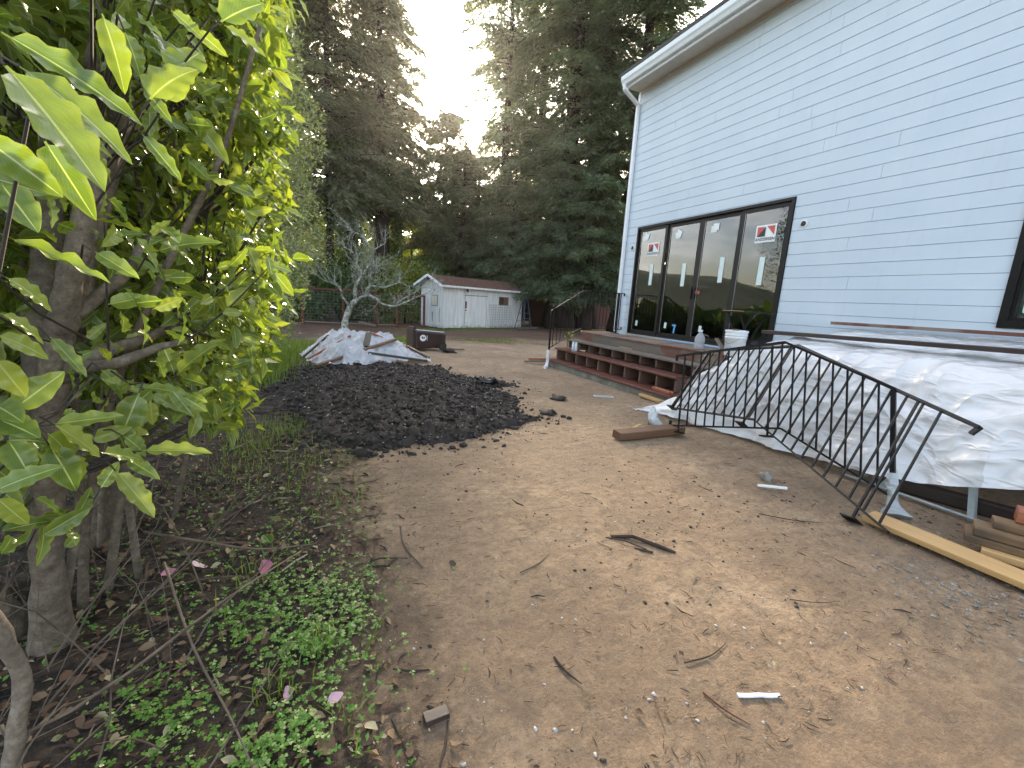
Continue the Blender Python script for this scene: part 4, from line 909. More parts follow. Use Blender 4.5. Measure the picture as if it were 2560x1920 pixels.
# ------------------------------------------------------------------ wire fence, log, shed
P5 = [(-.75, 20.1), (.80, 19.9), (2.12, 19.6), (2.98, 19.7), (4.22, 19.9)]
fn = thing('wire_fence', 'rust brown post and wire fence across the back of the yard', 'fence', (1.6, 19.8, 0))
for i, (x, y) in enumerate(P5): MB().box(x-.045, x+.045, y-.045, y+.045, -.1, 1.52 - .05*(i > 2)).build('post', M['rust'], fn)
for i, (a, b) in enumerate(zip(P5[:-1], P5[1:])):
    if i != 2: MB().beam((a[0], a[1], 1.49-.05*(i > 2)), (b[0], b[1], 1.47-.05*(i > 2)), .05, .07).build('top_rail', M['rust'], fn)
    MB().beam((a[0]+.05, a[1], .12), (b[0]-.05, b[1], .12), .04, .05).build('bottom_rail', M['rust'] if i > 2 else M['greywood'], fn)
    w = MB(); L = math.hypot(b[0]-a[0], b[1]-a[1])
    for k in range(11): w.tube([(a[0], a[1], .22+k*.115), (b[0], b[1], .22+k*.115)], .0035, 4, cap=False)
    for k in range(1, int(L/.15)): q = k*.15/L; w.tube([(a[0]+(b[0]-a[0])*q, a[1]+(b[1]-a[1])*q, .15), (a[0]+(b[0]-a[0])*q, a[1]+(b[1]-a[1])*q, 1.42)], .0025, 3, cap=False)
    stuffpart(w.build('wire_mesh', M['wire'], fn))
tag(timber('log', (1.35, 19.2, .22), (2.02, 19.25, .10), .12, .10, M['greywood']), 'grey weathered log lying against the wire fence', 'log')

SF = Vector((5.02, 19.58, 0)); ux = Vector((.907, .421, 0)); uy = Vector((-.421, .907, 0)); SL, SD, SH = 5.45, 1.65, 1.98
shed = thing('garden_shed', 'small white garden shed with a rust brown roof at the back of the yard', 'shed', tuple(SF))
def sp(a, b, z): return SF + ux*a + uy*b + Vector((0, 0, z))
def slab(name, a0, a1, b0, b1, z0, z1, mat, parent=None, bevel=0):
    m = MB(); vs = [sp(a, b, z_) for z_ in (z0, z1) for a, b in ((a0, b0), (a1, b0), (a1, b1), (a0, b1))]
    m.add(vs, [(0,3,2,1),(4,5,6,7),(0,1,5,4),(1,2,6,5),(2,3,7,6),(3,0,4,7)]); return m.build(name, M[mat], parent or shed, bevel=bevel)
# plywood panels with grooves: front wall of vertical panels
edges = [0, .62, 1.28]; DOOR = (1.30, 2.72)
def panels_row(a0, a1, step, z0, z1):
    a = a0
    while a < a1 - .01:
        b = min(a + step, a1); slab('wall_panel', a+.003, b-.003, 0, .03, z0, z1, 'shed'); a = b
panels_row(0, 1.27, .635, .06, SH); panels_row(2.76, SL, .67, .06, SH); slab('wall_panel', 1.27, 2.76, 0, .03, 1.60, SH, 'shed')
slab('wall_core', .035, SL-.03, .032, SD-.03, .04, SH-.02, 'shed')
for k in range(4): slab('wall_panel', -.0, .03, .032+k*(SD-.04)/4+.002, .032+(k+1)*(SD-.04)/4-.002, .04, SH, 'shed')
slab('wall_panel', 0, SL, SD-.02, SD+.01, .04, SH, 'shed'); slab('wall_panel', SL-.029, SL+.001, .032, SD-.022, .04, SH, 'shed')
gm = MB(); gv = [sp(-.004, .0, SH-.002), sp(-.004, SD, SH-.002), sp(-.004, SD/2, SH+.36), sp(.03, .0, SH-.002), sp(.03, SD, SH-.002), sp(.03, SD/2, SH+.36)]
gm.add(gv, [(0,1,2), (5,4,3), (0,3,4,1), (1,4,5,2), (2,5,3,0)]); gm.build('gable', M['shed'], shed)
for b0, b1, z0, z1 in ((-.22, SD/2, SH-.08, SH+.40), (SD/2+.002, SD+.22, SH+.40, SH-.08)):
    m = MB(); vs = [sp(-.28, b0, z0), sp(SL+.12, b0, z0), sp(SL+.12, b1, z1), sp(-.28, b1, z1)]; vs += [p + Vector((0, 0, .05)) for p in vs]
    m.add(vs, [(0,3,2,1),(4,5,6,7),(0,1,5,4),(1,2,6,5),(2,3,7,6),(3,0,4,7)]); m.build('roof', M['shedroof'], shed)
MB().beam(sp(-.28, -.235, SH-.055), sp(SL+.12, -.235, SH-.055), .025, .09).build('eave_trim', M['shed'], shed)
MB().beam(sp(-.295, -.22, SH-.06), sp(-.295, SD/2, SH+.41), .03, .10).build('barge_board', M['white'], shed); MB().beam(sp(-.295, SD+.22, SH-.06), sp(-.295, SD/2, SH+.41), .03, .10).build('barge_board', M['white'], shed)
dr = slab('door', DOOR[0]+.02, DOOR[1], -.012, .028, .08, 1.57, 'shed')
slab('door_head', DOOR[0]-.02, DOOR[1]+.05, -.03, .0, 1.575, 1.60, 'greywood')
slab('handle', DOOR[0]+.0, DOOR[0]+.09, -.035, -.013, .98, 1.30, 'rust', dr); slab('knob', DOOR[0]+.02, DOOR[0]+.07, -.05, -.013, .86, .91, 'ink', dr)
wf = slab('window', 3.60, 4.32, -.02, .0, 1.20, 1.62, 'greywood'); slab('pane', 3.63, 3.945, -.024, -.0205, 1.23, 1.59, 'darkwood', wf); slab('pane', 3.975, 4.29, -.024, -.0205, 1.23, 1.59, 'brownwood', wf)
m = MB(); wv = lambda b0, b1, z0, z1, a0, a1: [sp(a, b, z_) for z_ in (z0, z1) for a, b in ((a0, b0), (a1, b0), (a1, b1), (a0, b1))]
wf = slab('window', -.02, .0, .42, .86, 1.02, 1.52, 'greywood'); slab('pane', -.026, -.021, .45, .63, 1.05, 1.49, 'soffit', wf); slab('pane', -.026, -.021, .65, .83, 1.05, 1.49, 'soffit', wf)
m = MB(); m.tube([sp(1.35, -.02, 1.86), sp(1.35, -.10, 1.84), sp(1.35, -.11, 1.74)], [.03, .05, .055], 10); m.build('lamp', M['rust'], shed)
for k in range(2): MB().tube([sp(-.01, .25+.5*k, .3), sp(-.015, .28+.5*k, .7), sp(-.01, .24+.5*k, .95-.2*k)], [.008, .012, .006], 5).build('vine', M['twig'], shed)
# wire panel leaning on the shed
wp_ = thing('welded_mesh', 'rusty welded wire panel leaning on the shed wall', 'wire panel', tuple(sp(3.4, -.3, 0)))
def wpp(u, v): return sp(2.82 + 1.62*u + .06*v, -.30 + .26*v, .02 + 1.18*v)
for k in range(13): MB().tube([wpp(k/12, 0), wpp(k/12, 1)], .006, 5).build('wire', M['wire'], wp_)
for k in range(11): MB().tube([wpp(0, k/10), wpp(1, k/10)], .006, 5).build('wire', M['wire'], wp_)
# stepladder
ld = thing('stepladder', 'blue-green stepladder standing open beside the shed', 'ladder', tuple(sp(5.05, -.5, 0)))
def lp(a, b, z_): return sp(5.05 + a, -.55 + b, z_)
for sx in (-1, 1):
    MB().beam(lp(sx*.28, -.30, 0), lp(sx*.15, .0, 1.72), .06, .03).build('front_rail', M['ladder'], ld); MB().beam(lp(sx*.26, .42, 0), lp(sx*.15, .04, 1.70), .045, .025).build('rear_rail', M['ladder'], ld)
for k in range(5):
    q = (k+1)/6; MB().beam(lp(-.28+.13*q, -.30+.30*q, 1.72*q), lp(.28-.13*q, -.30+.30*q, 1.72*q), .09, .02).build('step', M['ladder'], ld)
for k in range(3):
    q = (k+1)/4; MB().beam(lp(-.26+.11*q, .42-.38*q, 1.7*q), lp(.26-.11*q, .42-.38*q, 1.7*q), .03, .02).build('brace', M['ladder'], ld)
MB().beam(lp(-.17, .01, 1.74), lp(.17, .01, 1.74), .16, .05).build('cap', M['ladder'], ld)
for k in range(2): MB().beam(lp(-.2+.4*k, -.17, .8), lp(-.2+.4*k, .22, .8), .02, .015).build('spreader', M['ladder'], ld)
for k, (a, b, z_, L) in enumerate(((4.3, -.75, .05, 1.5), (4.5, -.55, .05, 1.5), (4.4, -.65, .10, 1.6))):
    tag(timber('board', sp(a, b, z_), sp(a+L, b-.1, z_+.01), .14, .04, M['greywood']), ['pale board on the ground in front of the stepladder, nearest the camera', 'pale board on the ground under the stepladder, nearest the shed', 'pale board lying across the other boards by the stepladder'][k], 'board', 'boards under the stepladder')
# red board fence on the right behind the trees
rf = thing('board_fence', 'low red wooden board fence behind the redwoods', 'fence', (18, 27, 0))
a = Vector((12.3, 25.6, 0)); b = Vector((24, 27.2, 0)); L = (b-a).length; d_ = (b-a).normalized(); k = 0; x = 0.
while x < L:
    p = a + d_*x; hgt = 1.62 + random.uniform(-.02, .02)
    MB().beam(p + Vector((0, 0, 0)), p + Vector((0, 0, hgt)), .142, .02, up=d_.cross(Vector((0, 0, 1)))).build('fence_board', M['fencewood'], rf); x += .15
for z_ in (.4, 1.3): MB().beam(a + Vector((.02, .05, z_)), b + Vector((.02, .05, z_)), .04, .09).build('rail', M['fencewood'], rf)

# ------------------------------------------------------------------ soil pile, covered pile, bin
OUT = [(-.62, 6.2), (-.35, 5.2), (-.1, 4.5), (.38, 4.02), (1.1, 4.12), (1.75, 4.35), (2.5, 4.72), (2.35, 5.3), (2.6, 5.9), (2.55, 6.6), (3.05, 6.75), (2.85, 7.3), (2.3, 7.7), (2.2, 8.6), (1.4, 9.2), (.3, 9.3), (-.5, 8.9), (-.85, 7.8)]
def inside_dist(px, py, poly):
    """signed distance to polygon, positive inside"""
    poly = np.array(poly); n = len(poly); d = np.full(px.shape, 1e9); ins = np.zeros(px.shape, bool)
    for i in range(n):
        a = poly[i]; b = poly[(i+1) % n]; e = b - a
        t = np.clip(((px-a[0])*e[0] + (py-a[1])*e[1])/(e@e), 0, 1)
        d = np.minimum(d, np.hypot(px - a[0] - t*e[0], py - a[1] - t*e[1]))
        c = ((a[1] > py) != (b[1] > py)) & (px < (b[0]-a[0])*(py-a[1])/(b[1]-a[1]+1e-12) + a[0]); ins ^= c
    return np.where(ins, d, -d)
def pile_h(x, y, amp=1):
    dd = inside_dist(x, y, OUT) + .12*fbm(x*3, y*3, o=3, s=61)
    h = .20*(1 - np.exp(-np.maximum(dd, 0)/.5))
    h = h*(1 - .72*sstep(6.3, 8.2, y))
    h = h*(1 + .45*fbm(x*1.0, y*1.0, o=2, s=63)) + np.where(dd > 0, .035*amp*np.abs(fbm(x*7, y*7, o=3, s=65))*sstep(0, .2, dd) + .04*amp*np.maximum(0, fbm(x*17, y*17, o=2, s=67))*sstep(0, .15, dd), 0)
    return np.where(dd > 0, h, -.06 + dd*.1), dd
sx_ = np.arange(-1.2, 3.4, .026); sy_ = np.arange(3.7, 9.6, .032); PX, PY = np.meshgrid(sx_, sy_, indexing='ij'); PZ, DD = pile_h(PX, PY)
ii = np.arange(PX.size).reshape(PX.shape); ff = np.stack([ii[:-1, :-1], ii[1:, :-1], ii[1:, 1:], ii[:-1, 1:]], -1).reshape(-1, 4)
keep = (PZ.ravel()[ff] > -.05).any(1)
sp_ = thing('soil_pile', 'low spread pile of black crumbly compost on the dirt', 'soil pile', (1, 6.4, 0))
used, inv = np.unique(ff[keep], return_inverse=True)
mesh_np('mound', np.stack([PX, PY, PZ], -1).reshape(-1, 3)[used], [inv.reshape(-1, 4)], M['soil'], sp_, smooth=False)
def rocks(name, pos, size, mat, parent, seed, sub=1, flat=.75):
    import bmesh
    bm = bmesh.new(); bmesh.ops.create_icosphere(bm, subdivisions=sub, radius=1); vv = np.array([v.co[:] for v in bm.verts]); tf = np.array([[v.index for v in f.verts] for f in bm.faces]); bm.free()
    g = np.random.default_rng(seed); n = len(pos); q = rdir(n, g); ang = g.random(n)*6.28
    w = vv[None]*(1 + .32*g.normal(size=(n, len(vv), 1))) ; w = w*np.array([1, 1, flat])*g.uniform(.7, 1.3, (n, 1, 3))
    c, s_ = np.cos(ang), np.sin(ang); wx = w[..., 0]*c[:, None] - w[..., 1]*s_[:, None]; wy = w[..., 0]*s_[:, None] + w[..., 1]*c[:, None]
    P_ = pos[:, None] + np.stack([wx, wy, w[..., 2]], -1)*size[:, None, None]
    F = tf[None] + (np.arange(n)*len(vv))[:, None, None]
    return mesh_np(name, P_.reshape(-1, 3), [F.reshape(-1, 3)], M[mat], parent)
g = np.random.default_rng(70); n = 9500; cx = g.uniform(-1.1, 3.3, n); cy = 3.8 + 5.5*g.random(n)**1.25; hz, dd = pile_h(cx, cy); edge = dd > -.45*g.random(n)**3
cx, cy, hz, dd = cx[edge], cy[edge], hz[edge], dd[edge]; sz = .007 + .034*g.random(len(cx))**3
stuffpart(rocks('clods', np.stack([cx, cy, np.maximum(hz, 0) + sz*.3], -1), sz, 'clod', sp_, 71))
n = 1500; cx = g.uniform(-1.1, 3.3, n); cy = g.uniform(3.8, 9.2, n); hz, dd = pile_h(cx, cy); k = dd > .05
stuffpart(rocks('grit', np.stack([cx[k], cy[k], hz[k] + .012], -1), g.uniform(.003, .010, k.sum()), 'grit', sp_, 72, sub=1, flat=.5))

g = np.random.default_rng(75); n = 2600; cx = g.uniform(-1.2, 3.4, n); cy = 3.7 + 5*g.random(n)**1.2; hz, dd = pile_h(cx, cy); k = dd > -.35*g.random(n)**2; cx, cy, hz = cx[k], cy[k], np.maximum(hz[k], .0); n = len(cx)
v, f, u = scatter(QUAD, np.stack([cx, cy, hz + .02], -1), np.stack([g.normal(size=n), g.normal(size=n), g.normal(0, .4, n)], -1), rdir(n, g) + np.array([0, 0, 1.2]), g.uniform(.015, .07, n), g.uniform(.12, .5, n)); stuffpart(mesh_np('fibres', v, [f], M['chip'], sp_))
TO = [(-.42, 10.9), (-.45, 10.2), (-.30, 9.5), (-.07, 8.55), (.45, 8.5), (.95, 8.6), (1.35, 9.0), (1.8, 9.2), (2.24, 9.3), (2.1, 10.0), (1.9, 10.9), (1.4, 11.7), (.6, 12.1), (-.1, 11.8)]
def tarp_h(x, y):
    dd = inside_dist(x, y, TO)
    ridge = np.exp(-(((x-.35)/.75)**2 + ((y-10.8)/1.2)**2))*.40 + np.exp(-(((x-1.35)/.55)**2 + ((y-10.3)/.9)**2))*.30 + np.exp(-(((x-.3)/.9)**2 + ((y-9.6)/.7)**2))*.24
    base = np.maximum(pile_h(x, y, .3)[0], .0) + .035
    h = base + ridge*sstep(0, .5, dd) + .10*(1-np.abs(fbm(x*1.6+y*1.1, y*1.2-x*1.3, o=2, s=81)))**3*sstep(0, .4, dd) + .07*(1-np.abs(fbm(x*4.5-y*1.6, y*2.2+x*2, o=2, s=83)))**4 + .05*(1-np.abs(fbm(x*2+y*5.5, y*2-x*4, o=2, s=84)))**5 + .006*fbm(x*12, y*12, o=2, s=85)
    return h, dd
tx_ = np.arange(-.6, 2.4, .02); ty_ = np.arange(8.3, 12.3, .025); TX, TY = np.meshgrid(tx_, ty_, indexing='ij'); TZ, TD = tarp_h(TX, TY)
TD = TD + .05*fbm(TX*4, TY*4, o=2, s=88)
ii = np.arange(TX.size).reshape(TX.shape); ff = np.stack([ii[:-1, :-1], ii[1:, :-1], ii[1:, 1:], ii[:-1, 1:]], -1).reshape(-1, 4)
keep = (TD.ravel()[ff] > 0).all(1); used, inv = np.unique(ff[keep], return_inverse=True)
tag(mesh_np('plastic_sheet', np.stack([TX, TY, TZ], -1).reshape(-1, 3)[used], [inv.reshape(-1, 4)], M['tarp2'], smooth=True), 'crumpled white plastic sheet covering the mound behind the black compost', 'plastic sheet')
def th(x, y, o=.03): return (x, y, float(tarp_h(np.array([x]), np.array([y]))[0][0]) + o)
for a, b, w, h, m_, lab in [
    (th(-.13, 8.48, .03), th(1.45, 9.75, .05), .09, .05, 'brownwood', 'long dark plank running diagonally up the covered mound'),
    (th(.82, 8.98, .05), th(2.0, 9.05, .05), .09, .05, 'darkwood', 'dark plank along the front edge of the mound sheet'),
    (th(-.28, 9.35, .03), th(.52, 9.65, .04), .07, .04, 'redwood', 'short reddish board on the left side of the mound sheet'),
    (th(.92, 9.9, .04), th(1.75, 9.95, .04), .07, .04, 'redwood', 'reddish board crossing under the long diagonal plank'),
    (th(1.75, 10.0, .04), th(2.15, 9.55, .04), .07, .04, 'darkwood', 'dark board end on the right shoulder of the mound sheet'),
    (th(-.40, 9.75, .03), th(.10, 10.1, .03), .07, .04, 'darkwood', 'dark board on the far left edge of the mound sheet'),
    ((.80, 9.35, .36), (.88, 9.55, .62), .12, .06, 'greywood', 'short grey block standing up on the mound sheet')]:
    tag(timber('plank', a, b, w, h, M[m_], roll=random.uniform(-.2, .2)), lab, 'plank', 'boards weighing down the mound sheet')
# black pipe elbow on the compost
hz = float(pile_h(np.array([2.55]), np.array([6.75]), 1)[0][0])
tag(MB().tube([(2.40, 6.85, hz+.10), (2.42, 6.83, hz+.06), (2.47, 6.80, hz+.03), (2.55, 6.77, hz+.025), (2.62, 6.75, hz+.04), (2.66, 6.73, hz+.08)], [.055, .05, .05, .05, .05, .056], 16, cap=False).build('pipe_elbow', M['pipe'], smooth=True), 'glossy black plastic pipe elbow lying on the compost', 'pipe')
# wheelie bin on its side
bn = thing('wheelie_bin', 'brown wheelie bin tipped over on its side', 'bin', (2.5, 11.6, 0))
BM = Matrix.Translation((2.16, 11.75, .03)) @ Matrix.Rotation(R(6), 4, 'Z')
def bx(m): return m.xform(BM)
m = MB(); n = 5; vs = []
for x, w0, w1, z0, z1 in ((.02, -.27, .27, .02, .50), (.08, -.275, .275, .0, .52), (.80, -.23, .23, .07, .46), (.90, -.21, .21, .09, .45)):
    for y, z_ in ((w0+.04, z0), (w1-.04, z0), (w1, z0+.04), (w1, z1-.04), (w1-.04, z1), (w0+.04, z1), (w0, z1-.04), (w0, z0+.04)): vs.append((x, y, z_))
fs = [(i*8+k, i*8+(k+1) % 8, (i+1)*8+(k+1) % 8, (i+1)*8+k) for i in range(3) for k in range(8)] + [tuple(range(8))[::-1], tuple(24+k for k in range(8))]
bx(m.add(vs, fs)).build('body', M['brownplastic'], bn, bevel=.01)
bx(MB().box(-.045, .018, -.29, .29, -.01, .545)).build('lid', M['brownplastic'], bn, bevel=.012)
bx(MB().box(-.03, .06, -.26, .26, .548, .60)).build('handle', M['brownplastic'], bn, bevel=.01)
bx(MB().beam((.06, -.2, .535), (.86, -.16, .475), .05, .02)).build('rib', M['bucket'], bn); bx(MB().beam((.06, .1, .535), (.86, .08, .475), .05, .02)).build('rib', M['brownplastic'], bn)
for y in (-.26, .22):
    m = MB().lathe((.80, y, .10), [(.06, 0), (.105, .002), (.115, .012), (.115, .038), (.105, .048), (.06, .05)], 24, axis=(0, 1, 0)); w_ = bx(m).build('wheel', M['rubber'], bn)
    bx(MB().lathe((.80, y-.004, .10), [(.075, 0), (.07, .004)], 18, axis=(0, 1, 0))).build('rim', M['darkwood'], w_)
# printed roundel on the bin side
bs = -.2795
m = MB().lathe((.24, -.268, .32), [(.085, 0), (.085, .003)], 28, axis=(0, -1, .0)); bx(m).build('roundel', M['sticker_w'], bn)
for pts in ([(.195, .33), (.23, .37), (.25, .33), (.22, .30)], [(.24, .285), (.28, .31), (.30, .355), (.265, .35), (.25, .31)]):
    k = len(pts); m = MB(); m.add([(x, -.2725, z_) for x, z_ in pts] + [(x, -.2735, z_) for x, z_ in pts], [tuple(range(k))[::-1], tuple(range(k, 2*k))] + [(i, (i+1) % k, k+(i+1) % k, k+i) for i in range(k)]); bx(m).build('emblem', M['ink'], bn)
bx(MB().box(.345, .358, -.2665, -.2640, .255, .385)).build('printed_strip', M['sticker_w'], bn)
tag(timber('stick', (3.05, 11.9, .03), (3.65, 11.75, .03), .05, .03, M['greywood']), 'short stick on the ground right of the tipped bin', 'stick')
HERO= [([-0.209, 0.476, 1.597], [-0.157, 0.475, 1.525], 0.36), ([-0.226, 0.534, 1.616], [-0.155, 0.538, 1.574], 0.3), ([-0.249, 0.568, 1.651], [-0.163, 0.598, 1.618], 0.22), ([-0.204, 0.564, 1.689], [-0.184, 0.592, 1.67], 0.5), ([-0.177, 0.636, 1.733], [-0.154, 0.662, 1.715], 0.4), ([-0.198, 0.629, 1.71], [-0.182, 0.634, 1.649], 0.3), ([-0.23, 0.5, 1.589], [-0.23, 0.532, 1.583], 0.5), ([-0.242, 0.505, 1.552], [-0.213, 0.507, 1.528], 0.4), ([-0.225, 0.556, 1.566], [-0.196, 0.546, 1.511], 0.32), ([-0.142, 0.939, 1.868], [-0.086, 0.946, 1.924], 0.55), ([-0.227, 0.871, 1.711], [-0.182, 0.881, 1.783], 0.6), ([-0.145, 0.989, 1.887], [-0.084, 0.996, 1.862], 0.35), ([-0.301, 1.11, 1.505], [-0.206, 1.081, 1.55], 0.3), ([-0.317, 0.68, 1.487], [-0.228, 0.662, 1.448], 0.16), ([-0.222, 0.975, 1.79], [-0.192, 1.032, 1.855], 0.5), ([-0.238, 0.992, 1.749], [-0.205, 0.979, 1.808], 0.5), ([-0.237, 0.764, 1.626], [-0.258, 0.757, 1.654], 0.3), ([-0.26, 0.966, 1.755], [-0.231, 0.973, 1.718], 0.3), ([-0.259, 1.223, 1.813], [-0.183, 1.186, 1.716], 0.25), ([-0.254, 0.916, 1.673], [-0.209, 0.927, 1.616], 0.25), ([-0.247, 0.547, 1.585], [-0.257, 0.542, 1.571], 0.5), ([-0.217, 0.976, 1.883], [-0.192, 0.981, 1.87], 0.35), ([-0.204, 1.081, 1.907], [-0.17, 1.087, 1.888], 0.35), ([-0.243, 1.277, 1.862], [-0.212, 1.283, 1.892], 0.5), ([-0.286, 1.268, 1.843], [-0.241, 1.277, 1.842], 0.35), ([-0.262, 0.913, 1.81], [-0.247, 0.917, 1.763], 0.4), ([-0.316, 0.68, 1.543], [-0.276, 0.643, 1.496], 0.35), ([-0.303, 0.631, 1.47], [-0.296, 0.634, 1.458], 0.5), ([-0.32, 0.894, 1.487], [-0.261, 0.861, 1.453], 0.25), ([-0.325, 0.676, 1.452], [-0.305, 0.685, 1.441], 0.5), ([-0.202, 0.457, 1.601], [-0.192, 0.462, 1.595], 0.4), ([-0.379, 0.772, 1.27], [-0.334, 0.792, 1.316], 0.42), ([-0.386, 0.868, 1.222], [-0.305, 0.878, 1.231], 0.24), ([-0.363, 0.824, 1.232], [-0.326, 0.86, 1.172], 0.36), ([-0.333, 1.048, 1.231], [-0.357, 1.019, 1.152], 0.42), ([-0.312, 0.971, 1.137], [-0.208, 0.958, 1.139], 0.24), ([-0.337, 1.307, 1.219], [-0.25, 1.276, 1.323], 0.3), ([-0.354, 1.355, 1.218], [-0.37, 1.35, 1.289], 0.5), ([-0.371, 1.194, 1.212], [-0.285, 1.186, 1.208], 0.26), ([-0.348, 1.148, 1.206], [-0.285, 1.145, 1.172], 0.28), ([-0.376, 0.706, 1.183], [-0.32, 0.711, 1.211], 0.34), ([-0.371, 0.82, 1.204], [-0.341, 0.811, 1.136], 0.4), ([-0.377, 1.033, 1.08], [-0.315, 1.012, 0.989], 0.26), ([-0.376, 1.087, 1.084], [-0.321, 1.052, 1.06], 0.3), ([-0.365, 0.768, 1.442], [-0.339, 0.78, 1.42], 0.35), ([-0.449, 1.22, 1.249], [-0.429, 1.227, 1.221], 0.5), ([-0.329, 1.668, 1.178], [-0.266, 1.659, 1.108], 0.25), ([-0.396, 0.918, 1.352], [-0.351, 0.904, 1.294], 0.22), ([-0.265, 2.285, 1.322], [-0.157, 2.275, 1.297], 0.28), ([-0.272, 2.334, 1.342], [-0.201, 2.291, 1.415], 0.3), ([-0.26, 2.285, 1.309], [-0.224, 2.269, 1.216], 0.28), ([-0.28, 2.283, 1.353], [-0.321, 2.278, 1.427], 0.3), ([-0.266, 2.305, 1.334], [-0.181, 2.293, 1.258], 0.25), ([-0.339, 0.887, 1.166], [-0.3, 0.954, 1.128], 0.3), ([-0.345, 0.992, 1.161], [-0.316, 1.001, 1.13], 0.5), ([-0.416, 1.126, 1.244], [-0.358, 1.145, 1.214], 0.35), ([-0.341, 1.358, 1.206], [-0.281, 1.32, 1.193], 0.35), ([-0.328, 1.566, 1.23], [-0.252, 1.58, 1.219], 0.28), ([-0.383, 0.759, 1.232], [-0.363, 0.746, 1.202], 0.5), ([-0.371, 0.82, 1.222], [-0.35, 0.829, 1.19], 0.5), ([-0.399, 1.025, 1.05], [-0.378, 1.033, 1.089], 0.4), ([-0.39, 0.755, 1.282], [-0.352, 0.718, 1.28], 0.5), ([-0.386, 0.757, 1.26], [-0.365, 0.745, 1.254], 0.5), ([-0.398, 0.785, 1.224], [-0.375, 0.818, 1.216], 0.5), ([-0.395, 0.809, 1.394], [-0.359, 0.825, 1.366], 0.3), ([-0.378, 0.761, 1.37], [-0.362, 0.769, 1.36], 0.35), ([-0.36, 0.714, 1.347], [-0.35, 0.72, 1.318], 0.4), ([-0.375, 0.706, 1.175], [-0.361, 0.714, 1.14], 0.35), ([-0.501, 1.307, 1.303], [-0.478, 1.316, 1.332], 0.3), ([-0.47, 1.424, 1.298], [-0.412, 1.442, 1.309], 0.25), ([-0.441, 1.848, 1.282], [-0.354, 1.867, 1.309], 0.25), ([-0.366, 1.966, 1.334], [-0.317, 1.975, 1.401], 0.35)]

# ------------------------------------------------------------------ silvery fine leaved hedge
g = np.random.default_rng(90); n = 62000
hb = thing('hedge', 'tall silvery green fine leaved hedge behind the yellow-green shrub', 'hedge', (-2.1, 9.3, 0))
C_ = np.array([-2.1, 9.3, 3.45]); RR = np.array([2.1, 2.3, 3.5])
q = rdir(n, g); q[:, 1] = np.where(g.random(n) < .72, -np.abs(q[:, 1]), q[:, 1])
wob = 1 + .16*fbm(q[:, 0]*3, q[:, 1]*3, q[:, 2]*4, o=4, s=91) + .05*fbm(q[:, 0]*11, q[:, 1]*11, q[:, 2]*11, o=2, s=92)
rad = (1 - .22*g.random(n)**1.6)*wob
P_ = C_ + q*RR*rad[:, None]; k = P_[:, 2] > .15; P_ = P_[k]; q = q[k]; m = len(P_)
D_ = q*.6 + rdir(m, g)*.7 + np.array([0, 0, .35]); N_ = q*.5 + rdir(m, g)*.8 + np.array([0, 0, .3])
v, f, u = scatter(QUAD, P_, D_, N_, g.uniform(.04, .085, m), np.full(m, .5)); mesh_np('foliage', v, [f], M['fineleaf'], hb)
m_ = MB()
for kx in range(26):
    a = rdir(1, g)[0]; a[2] = abs(a[2]); a[1] = -abs(a[1]); b0 = C_ + np.array([g.uniform(-.6, .6), g.uniform(-.8, .8), -3.5]); e_ = C_ + a*RR*np.array([.95, .95, .95])
    m_.tube([b0, b0*.45 + e_*.55 + np.array([0, 0, .5]), e_], [.05, .025, .006], 5, cap=False)
m_.build('stems', M['twig'], hb)

# ------------------------------------------------------------------ near shrub with big wavy leaves
shrub = thing('shrub', 'large shrub with wavy edged yellow-green leaves filling the left side', 'shrub', (-1.02, 2.08, 0))
STEMS = [([(-1.021, 2.083, -.05), (-.947, 1.986, .414), (-.874, 1.909, .824), (-.806, 1.885, 1.173), (-.74, 1.912, 1.434), (-.693, 1.982, 1.675), (-.64, 2.053, 1.941), (-.626, 2.109, 2.064), (-.619, 2.215, 2.276), (-.616, 2.32, 2.484), (-.6, 2.5, 3.1)], (.052, .018)),
 ([(-.791, 1.891, 1.238), (-.75, 1.854, 1.357), (-.685, 1.826, 1.557), (-.631, 1.845, 1.801), (-.642, 1.894, 1.984), (-.645, 1.998, 2.196), (-.65, 2.102, 2.431), (-.7, 2.2, 3.0)], (.042, .015)),
 ([(-.86, 1.916, .963), (-.887, 2.013, 1.292), (-.884, 2.123, 1.565), (-.872, 2.182, 1.818), (-.873, 2.235, 2.12), (-.895, 2.334, 2.412), (-.95, 2.5, 3.2)], (.05, .02)),
 ([(-.801, 1.887, 1.132), (-.68, 1.9, 1.201), (-.588, 2.12, 1.249), (-.487, 2.452, 1.39), (-.4, 2.771, 1.496)], (.030, .006)),
 ([(-.761, 1.882, 1.305), (-.621, 1.95, 1.468), (-.598, 2.117, 1.595), (-.555, 2.438, 1.682), (-.45, 2.8, 1.9)], (.024, .006)),
 ([(-.755, 1.852, 1.151), (-.612, 1.799, 1.179), (-.522, 1.827, 1.223), (-.45, 1.9, 1.24)], (.022, .010)),
 ([(-.90, 1.35, -.05), (-.72, 1.22, .25), (-.66, 1.22, .50), (-.65, 1.17, .68), (-.68, 1.1, .95)], (.020, .014)),
 ([(-1.2, 2.9, -.05), (-1.0, 3.0, .8), (-.8, 3.2, 1.6), (-.65, 3.5, 2.6)], (.06, .015)), ([(-1.5, 3.8, -.05), (-1.2, 3.9, 1.0), (-.9, 4.2, 2.4), (-.8, 4.4, 3.4)], (.06, .015)),
 ([(-1.15, 2.2, -.05), (-1.2, 1.9, .9), (-1.1, 1.7, 1.8), (-1.0, 1.5, 2.6)], (.035, .012)), ([(-1.6, 4.8, -.05), (-1.3, 4.9, 1.2), (-.9, 5.0, 2.6)], (.05, .012))]
